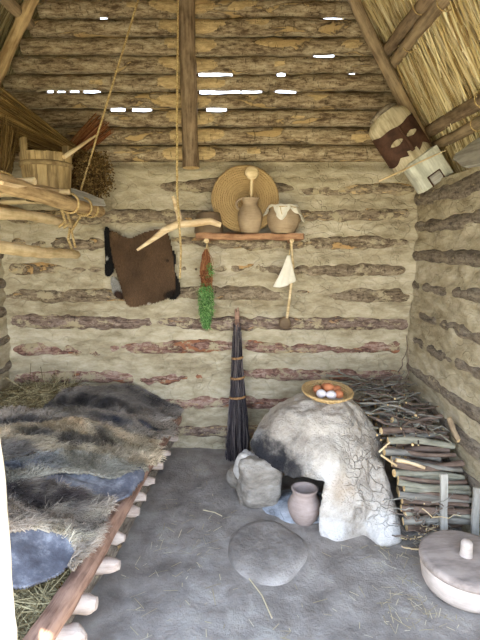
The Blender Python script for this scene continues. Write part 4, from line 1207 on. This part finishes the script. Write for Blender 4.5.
# ================================================================== HANGING BRANCH AND ROPES
YB = 3.0
br = thing('hanging_branch', tuple(at(180, 220, YB)), 'pale forked branch hanging on a rope before the shelf', 'branch')
m = MB(); tube(m, [at(137, 250, YB - .02), at(152, 240, YB), at(165, 230, YB), at(178, 224, YB), at(196, 223, YB), at(210, 221, YB), at(221, 225, YB)], [.011, .018, .022, .026, .024, .022, .015], 12, 0, 1, .004, 18, 3)
m.build('branch', [M['bone'], M['cut']], br, tuple(at(180, 220, YB)))
m = MB(); tube(m, [at(173, 196, YB), at(176, 205, YB + .01), at(179, 216, YB), at(180, 225, YB)], [.010, .017, .018, .02], 12, 0, 1, .003, 18, 5)
m.build('fork', [M['bone'], M['cut']], br, tuple(at(178, 210, YB)))
rp = at(178, 0, YB)
m = MB()
topp = Vector((RX - .08, YB, RZ - .15))
tube(m, [topp, rp, at(177, 120, YB), at(177, 190, YB - .01), at(179, 222, YB - .028), at(181, 250, YB), at(180, 278, YB)], .0065, 8, 0, 0, .001, 60, 2)
tag(m.build('hanging_rope', M['rope'], None, tuple(at(178, 200, YB))), 'long straight hemp rope hanging down past the post to the forked branch', 'rope')
m = MB()
ra = at(79, 196, 3.08)
tube(m, [Vector((RX - .03, 3.08, RZ - .16)), at(138, 0, 3.08), at(108, 100, 3.08), ra, ra + Vector((-.01, -.03, -.05)), ra + Vector((.0, .02, -.07))], .0065, 8, 0, 0, .001, 60, 2)
tag(m.build('hanging_rope', M['rope'], None, tuple(ra)), 'slanting hemp rope holding up the pole rack at left', 'rope')

# ================================================================== POLE RACK AT LEFT
rk = thing('pole_rack', (-1.1, 2.4, 1.5), 'hanging rack of three pale poles tied with rope at left', 'rack')
P1a, P1b = at(104, 208, 3.32), None
A1 = Vector((-.985, 3.38, 1.800)); B1 = Vector((-1.02, 1.35, 1.835))
A2 = at(75, 224, 3.22); B2 = Vector((A2.x - .03, 1.4, A2.z + .02))
A3 = at(78, 255, 3.20); B3 = at(0, 247, 2.12); B3 = A3 + (B3 - A3) * 1.5
for k, (a, b, r0, mt) in enumerate(((A1, B1, .040, 'pole'), (A2, B2, .028, 'pole_pale'), (A3, B3, .030, 'pole_pale'))):
    pole('pole', a, b, r0, r0 * 1.02, [M[mt], M['bone']], rk, 14, 40, .012, .004, rfn=lambda x, t: -.012 * sstep(.05, 0, x))
Cw = Vector((-1.60, 3.40, 1.80)); pole('back_pole', Cw, Vector((-1.60, 1.35, 1.80)), .04, .04, [M['pole'], M['bone']], rk, 12, 40, .012, .004)
for y in (3.15, 2.75, 2.3, 1.8):
    pole('cross_stick', (-.98, y, 1.868), (-1.70, y + .05, 1.852), .018, .016, [M['pole_pale'], M['bone']], rk, 10, 20, .01, .002)
def loop(c, r_, px_off=0.0, nt=1.0):
    m = MB(); a = np.linspace(0, 2 * math.pi, 24)
    tube(m, [c + Vector((r_ * math.cos(x), .012 * math.sin(x * .5), r_ * math.sin(x))) for x in a], .007, 8, 0, 0)
    return m.build('rope_loop', M['rope'], rk, tuple(c))
for y in (2.78, 3.02, 3.16):
    loop(Vector((-.995, y, 1.808)), .056)
for ya, x2 in ((2.80, 0), (2.72, .01)):
    m = MB(); a = Vector((-1.02, ya, 1.772)); b = Vector((A2.x + .02, ya + .15, A2.z + .03))
    tube(m, [a, a.lerp(b, .5) + Vector((.03, 0, -.05)), b + Vector((.03, 0, -.045)), b + Vector((0, .01, -.065))], .008, 8, 0, 0)
    m.build('rope_tie', M['rope'], rk, tuple(a))
m = MB(); a = Vector((A2.x, 3.12, A2.z - .03)); b = Vector((A3.x, 3.10, A3.z + .03))
tube(m, [a, a.lerp(b, .5) + Vector((-.02, 0, 0)), b], .009, 8, 0, 0); tube(m, [Vector((-1.03, 3.1, 1.77)), a + Vector((.02, -.03, -.02)), b + Vector((.03, -.03, .02))], .008, 8, 0, 0)
m.build('rope_tie', M['rope'], rk, tuple(a))
# boards lying on the rack
def lyingboard(name, p0, p1, w, th, mat, label, tap, seed, roll=0.0):
    L = (Vector(p1) - Vector(p0)).length
    def tp(p):
        t = p[0] / L + .5; p = p.copy(); p[1] *= tap(t); return p
    m = MB(); board(m, L, w, th, Matrix.Translation((L / 2, 0, 0)), 0, 16, 2, 2, .003, seed, tp)
    return tag(m.build(name, M[mat], None, (0, 0, 0), axis_mat(p0, p1) @ Matrix.Rotation(roll, 4, 'X')), label, 'board')
lyingboard('wooden_paddle', at(56, 190, 2.66), at(-8, 180, 1.95), .09, .018, 'bone', 'pale pointed wooden paddle lying along the top rack pole', lambda t: .45 + .55 * sstep(0, .4, t), 5, rad(-20))
lyingboard('split_board', at(104, 203, 3.20), at(58, 192, 2.84), .10, .016, 'greywood', 'weathered grey split board at the far end of the rack', lambda t: .5 + .5 * sstep(0, .5, t), 6, rad(-62))
# bucket
bk = Vector((-1.145, 2.86, 1.825))
bucket = thing('wooden_bucket', tuple(bk), 'wooden stave bucket with two upright ears on the left rack', 'bucket')
rb, rt, hb_ = .124, .146, .265; NS = 16
for i in range(NS):
    a0 = 2 * math.pi * i / NS + .006; a1 = 2 * math.pi * (i + 1) / NS - .006
    ear = i in (2, 10)
    h_ = hb_ + (.075 if ear else R.uniform(-.002, .004))
    m = MB(); V = []; nz_ = 6
    for k in range(nz_):
        t = k / (nz_ - 1); z = t * h_; rr_ = rb + (rt - rb) * min(z / hb_, 1.1)
        for (rr2, aa) in ((rr_, a0), (rr_ * 1.004, (a0 + a1) / 2), (rr_, a1), (rr_ - .014, a1), (rr_ - .014, a0)):
            V.append(bk + Vector((rr2 * math.cos(aa), rr2 * math.sin(aa), z)))
    fq = []
    for k in range(nz_ - 1):
        for j in range(5): fq.append([k * 5 + j, k * 5 + (j + 1) % 5, (k + 1) * 5 + (j + 1) % 5, (k + 1) * 5 + j])
    fq.append([4, 3, 2, 1, 0]); fq.append([(nz_ - 1) * 5 + j for j in range(5)])
    m.add([tuple(v) for v in V], fq, smooth=False)
    # grain runs up the stave: own local X points up
    mw = Matrix.Translation(bk) @ Matrix(((0, 0, 1), (0, 1, 0), (-1, 0, 0))).transposed().to_4x4()
    inv = np.array(mw.inverted())
    Vn = np.concatenate(m.v); Vn = Vn @ inv[:3, :3].T + inv[:3, 3]; m.v = [Vn]
    o = m.build('stave', M['bucketwood'], bucket, (0, 0, 0), mw)
    if ear: o['label'] = 'taller stave standing up as an ear'
for z in (.045, .205):
    m = MB(); rr_ = rb + (rt - rb) * z / hb_ + .004; a = np.linspace(0, 2 * math.pi, 49)
    tube(m, [bk + Vector((rr_ * math.cos(x), rr_ * math.sin(x), z)) for x in a], .0065, 8, flat=2.2, up=(0, 0, 1))
    m.build('hoop', M['bucketband'], bucket, tuple(bk))
m = MB(); lathe(m, [(0, .012), (rb - .008, .012), (rb - .008, .024), (0, .024)], 24, bk); m.build('bottom', M['bucketwood'], bucket, tuple(bk))
# stick in the bucket
sa = at(67, 155, 2.80); sb = at(92, 138, 2.98)
o = pole('wooden_stick', sa + (sa - sb) * .12, sb + (sb - sa) * .15, .013, .006, [M['bone'], M['cut']], None, 10, 12, .005, .002)
tag(o, 'pale peeled stick laid across the right rim of the wooden bucket', 'stick')
# bundles of stalks
def bundle(name, p0, p1, r0, r1, N, mat, label, cat, w=.004, seed=1, droop=.02, heads=None):
    p0, p1 = Vector(p0), Vector(p1); ax_ = np.array(p1 - p0); L = np.linalg.norm(ax_); ax_ /= L
    u = np.cross(ax_, [0, 0, 1.]); u /= np.linalg.norm(u); v_ = np.cross(u, ax_)
    K = 6; t = np.linspace(0, 1, K); a = G.uniform(0, 6.28, N); s_ = np.sqrt(G.uniform(0, 1, N)); ln = G.uniform(.8, 1.05, N)
    T = t[None] * ln[:, None]
    rr_ = r0 + (r1 - r0) * T ** 1.2
    Pm = np.array(p0) + ax_ * (T * L)[..., None] + u * ((np.cos(a) * s_)[:, None] * rr_)[..., None] + v_ * ((np.sin(a) * s_)[:, None] * rr_ - droop * T ** 2)[..., None]
    Pm += G.normal(0, .004, Pm.shape)
    Pm[..., 0] = np.maximum(Pm[..., 0], XL + .05); Pm[..., 1] = np.minimum(Pm[..., 1], D - .05)
    root = thing(name, tuple(p0), label, cat)
    m = MB(); ribbons(m, Pm, w, 0, None, False)
    tag(m.build('stalks', M[mat], root, tuple(p0)), None, None, None, 'stuff')
    if heads:
        tip = Pm[:, -1][:, None] + G.normal(0, .014, (N, heads, 3)); tip = tip.reshape(-1, 3)
        tip[:, 1] = np.minimum(tip[:, 1], D - .05)
        d = G.normal(0, .008, tip.shape)
        m = MB(); ribbons(m, np.stack([tip, tip + d], 1), .008, 0, None, False)
        tag(m.build('seed_heads', M['seed'], root, tuple(p0)), 'brown seed heads', None, None, 'stuff')
    c = Vector(np.array(p0) + ax_ * L * .16); m = MB(); a_ = np.linspace(0, 2 * math.pi, 24); rb_ = r0 * 1.1 + .004
    tube(m, [c + Vector(u) * rb_ * math.cos(x) + Vector(v_) * rb_ * math.sin(x) for x in a_], .006, 6)
    m.build('tie', M['rope'], root, tuple(c))
    return root
bundle('stalk_bundle', at(84, 160, 3.25), at(-16, 112, 2.85), .05, .20, 700, 'brown_stalk', 'wide fan of dry brown stalks behind the bucket, reaching up to the left', 'dry stalks', .004, 1, .02)
bundle('stalk_bundle', at(52, 170, 3.28), at(103, 122, 3.40), .03, .085, 300, 'red_stalk', 'smaller fan of reddish stalks behind the bucket, reaching up to the right', 'dry stalks', .0035, 2, .01)
bundle('stalk_bundle', at(-4, 184, 2.78), at(-2, 124, 2.84), .07, .13, 420, 'brown_stalk', 'upright dark clump of stalks left of the bucket at the photo edge', 'dry stalks', .004, 3, .0)
# sheaf of seed heads right of the bucket
sc_ = at(94, 174, 3.24)
bundle('seed_sheaf', at(56, 170, 3.36), at(94, 178, 3.18), .05, .16, 620, 'brown_stalk', 'round sheaf with dense brown seed heads lying right of the bucket', 'sheaf', .004, 4, .0, heads=9)

# ================================================================== MASK AND BLOCK IN THE CORNER
def facing(px, py, Yd, ang, yaw=0):
    return Matrix.Translation(at(px, py, Yd)) @ Matrix.Rotation(rad(ang), 4, 'Y') @ Matrix.Rotation(rad(yaw), 4, 'Z')
mk = thing('wooden_mask', tuple(at(399, 137, 3.22)), 'carved pale wood mask with a dark leather eye band in the upper right corner', 'mask')
A = facing(399, 139, 3.20, -36)      # local Z along the mask, X across, -Y faces the viewer
m = MB()
def half(u, v):
    a = (u - .5) * math.pi * 1.15
    w = .145 * np.where(v > .75, np.clip(1 - np.clip((v - .75) / .32, 0, 1) ** 3.2, 0, 1), 1) * (1 - .06 * (v < .2))
    z = (v - .5) * .38
    x = np.sin(a) * w; y = -np.cos(a) * .085 + .006 * fbm(np.stack([x, z, z * 0], -1), 12, 2, 4)
    return np.stack([x, y, z], -1)
P, q = grid_mesh(28, 40, half); m.add(P, q)
bk_ = P.reshape(28, 40, 3)
rim0 = np.arange(40); rimL = np.arange(27 * 40, 28 * 40)
m.add(np.vstack([bk_[0], bk_[27]]), [[j + 1, j, 40 + j, 41 + j] for j in range(39)])
m.add(np.vstack([bk_[:, 0]]), [list(range(28))[::-1]])
# grain along the mask: rotate so local X is up
mw = A @ Matrix(((0, 0, 1), (0, 1, 0), (-1, 0, 0))).transposed().to_4x4()
inv = np.array((A.inverted() @ mw).inverted()); m.v = [v_ @ inv[:3, :3].T for v_ in m.v]
face = m.build('face', M['maskwood'], mk, (0, 0, 0), mw)
m = MB()
def band(u, v):
    a = (u - .5) * math.pi * 1.05
    zt = .072 + .012 * np.abs(a); zb = -.105 - .03 * np.abs(np.cos(a * 2.6)) + .035 * (np.abs(a) < .25)
    z = zb + (zt - zb) * v + .004 * np.sin(u * 20)
    return np.stack([np.sin(a) * .150, -np.cos(a) * .090 - .001, z], -1)
nb = 150; P, q = grid_mesh(nb, 80, band)
cen = P[q].mean(1)
hole = np.zeros(len(q), bool)
for ex in (-.056, .056):
    hole |= (np.abs((cen[:, 0] - ex) / .042) ** 1.5 + np.abs((cen[:, 2] + .012) / .019) ** 1.5 < 1)
m.add(P, q[~hole])
ld = m.build('leather_band', M['leather'], mk, (0, 0, 0), A); sd = ld.modifiers.new('thickness', 'SOLIDIFY'); sd.thickness = .004; ld['label'] = 'dark brown leather band with two eye slits'
m = MB(); tube(m, [(0, -.098, -.11), (0, -.105, -.03), (0, -.098, .07)], [.014, .010, .006], 8); m.build('nose', M['leather'], mk, (0, 0, 0), A)
m = MB()
tube(m, [(-.09, -.0, .19), (-.03, -.05, .205), (.03, -.05, .205), (.09, 0, .19)], .02, 8, 0, 0, .008, 20, 2); m.build('bark_rim', M['bark_side'], mk, (0, 0, 0), A)
# whitish block below
bl = thing('wooden_block', tuple(at(425, 172, 3.20)), 'whitish wooden block with a small square hatch below the mask', 'block')
Bm = facing(427, 170, 3.16, -36)
m = MB(); board(m, .235, .13, .22, None, 0, 6, 4, 8, .004, 8)
m.v = [v_ @ inv[:3, :3].T for v_ in m.v]
m.build('body', M['birch'], bl, (0, 0, 0), Bm @ Matrix(((0, 0, 1), (0, 1, 0), (-1, 0, 0))).transposed().to_4x4())
m = MB(); board(m, .075, .016, .062, Matrix.Translation((-.005, -.068, -.072)), 0, 4, 1, 4, .001, 8); o = m.build('hatch', M['greywood'], bl, (0, 0, 0), Bm)
m = MB()
for (w_, h_, x_, z_) in ((.09, .008, -.005, -.036), (.008, .072, -.048, -.072), (.008, .072, .038, -.072)):
    board(m, w_, .010, h_, Matrix.Translation((x_, -.069, z_)), 0, 2, 1, 2, .0)
m.build('hatch_frame', M['leather'], bl, (0, 0, 0), Bm)
o = pole('thin_stick', at(379, 181, 3.08), at(447, 150, 3.05), .006, .004, [M['pole_pale'], M['cut']], None, 8, 16, .01, .001)
tag(o, 'thin pale stick crossing in front of the gap between mask and block', 'stick')
lyingboard('grey_plank', at(456, 158, 2.86), at(500, 146, 2.45), .17, .03, 'greywood', 'grey wedge-ended plank tucked under the thatch at the right edge', lambda t: .25 + .75 * sstep(0, .45, t), 9, rad(68))

# ================================================================== STRAW ON THE FLOOR
m = MB(); N = 420
zone = G.uniform(0, 1, N)
px = np.where(zone < .35, G.uniform(380, 470, N), np.where(zone < .6, G.uniform(115, 215, N), G.uniform(110, 430, N)))
py = np.where(zone < .35, G.uniform(530, 630, N), np.where(zone < .6, G.uniform(430, 580, N), G.uniform(500, 640, N)))
pts = np.array([tuple(onz(a, b, .0)) for a, b in zip(px, py)])
ok = (pts[:, 0] > railx(pts[:, 1]) + .06) & (pts[:, 0] < 1.2) & (pts[:, 1] < 3.36) & (((pts[:, 0] - cs.x) / .26) ** 2 + ((pts[:, 1] - cs.y) / .3) ** 2 > 1) & (((pts[:, 0] - ox) / .52) ** 2 + ((pts[:, 1] - oy) / .56) ** 2 > 1) & (np.hypot(pts[:, 0] - tc.x, pts[:, 1] - tc.y) > .21)
pts = pts[ok]; N = len(pts); a = G.uniform(0, 6.28, N); L = G.uniform(.02, .11, N) * G.uniform(.4, 1, N)
K = np.linspace(-.5, .5, 3)
X = pts[:, :1] + np.cos(a)[:, None] * L[:, None] * K; Y = pts[:, 1:2] + np.sin(a)[:, None] * L[:, None] * K
Zf = floor_z(X, Y) + .004 + G.uniform(0, .004, N)[:, None]
ribbons(m, np.stack([X, Y, Zf], -1), G.uniform(.0015, .0035, N), 0, None, False, np.stack([-np.sin(a), np.cos(a), a * 0], 1))
tag(m.build('scattered_straw', M['straw_floor']), 'short bits of straw scattered over the earth floor', 'straw', None, 'stuff')
for a, b, lb in (((248, 577), (272, 618), 'longest pale straw stalk on the floor in front of the hearth slab'), ((203, 510), (222, 516), 'pale straw stalk on the floor left of the hearth slab')):
    p0, p1 = onz(*a, .006), onz(*b, .006)
    m = MB(); md = p0.lerp(p1, .5) + Vector((.012, .004, .002))
    tube(m, [p0, md, p1], .003, 6)
    tag(m.build('straw_stalk', M['straw_floor'], None, tuple(p0)), lb, 'straw')

# ================================================================== LIGHT, SKY, CAMERA
W = bpy.data.worlds.new('sky'); S.world = W; W.use_nodes = True
nt = W.node_tree; bg = nt.nodes['Background']
sk = nt.nodes.new('ShaderNodeTexCoord'); sx = nt.nodes.new('ShaderNodeSeparateXYZ'); nt.links.new(sk.outputs['Generated'], sx.inputs[0])
rm = nt.nodes.new('ShaderNodeValToRGB'); nt.links.new(sx.outputs['Z'], rm.inputs[0])
rm.color_ramp.elements[0].position = 0; rm.color_ramp.elements[0].color = (.85, .91, 1.0, 1)
rm.color_ramp.elements[1].position = .7; rm.color_ramp.elements[1].color = (.50, .68, 1.0, 1)
nt.links.new(rm.outputs[0], bg.inputs[0]); bg.inputs[1].default_value = 2.6
sun = bpy.data.lights.new('sun', 'SUN'); sun.energy = 9.0; sun.angle = rad(.6); sun.color = (1.0, .93, .80)
so = bpy.data.objects.new('sun', sun); COL.objects.link(so)
so.rotation_euler = Vector((-.12, .345, -.94)).to_track_quat('-Z', 'Y').to_euler()
cam = bpy.data.cameras.new('camera'); co = bpy.data.objects.new('camera', cam); COL.objects.link(co)
cam.sensor_fit = 'VERTICAL'; cam.sensor_height = 24; cam.lens = F / 640 * 24; cam.clip_start = .02
co.location = (0, 0, H); co.rotation_euler = (rad(90) - PITCH, 0, 0)
S.camera = co
S.view_settings.view_transform = 'Standard'; S.view_settings.look = 'None'; S.view_settings.gamma = 1; S.view_settings.use_curve_mapping = False
S.view_settings.exposure = 1.55
S.cycles.use_denoising = True
S.cycles.max_bounces = 10; S.cycles.diffuse_bounces = 8
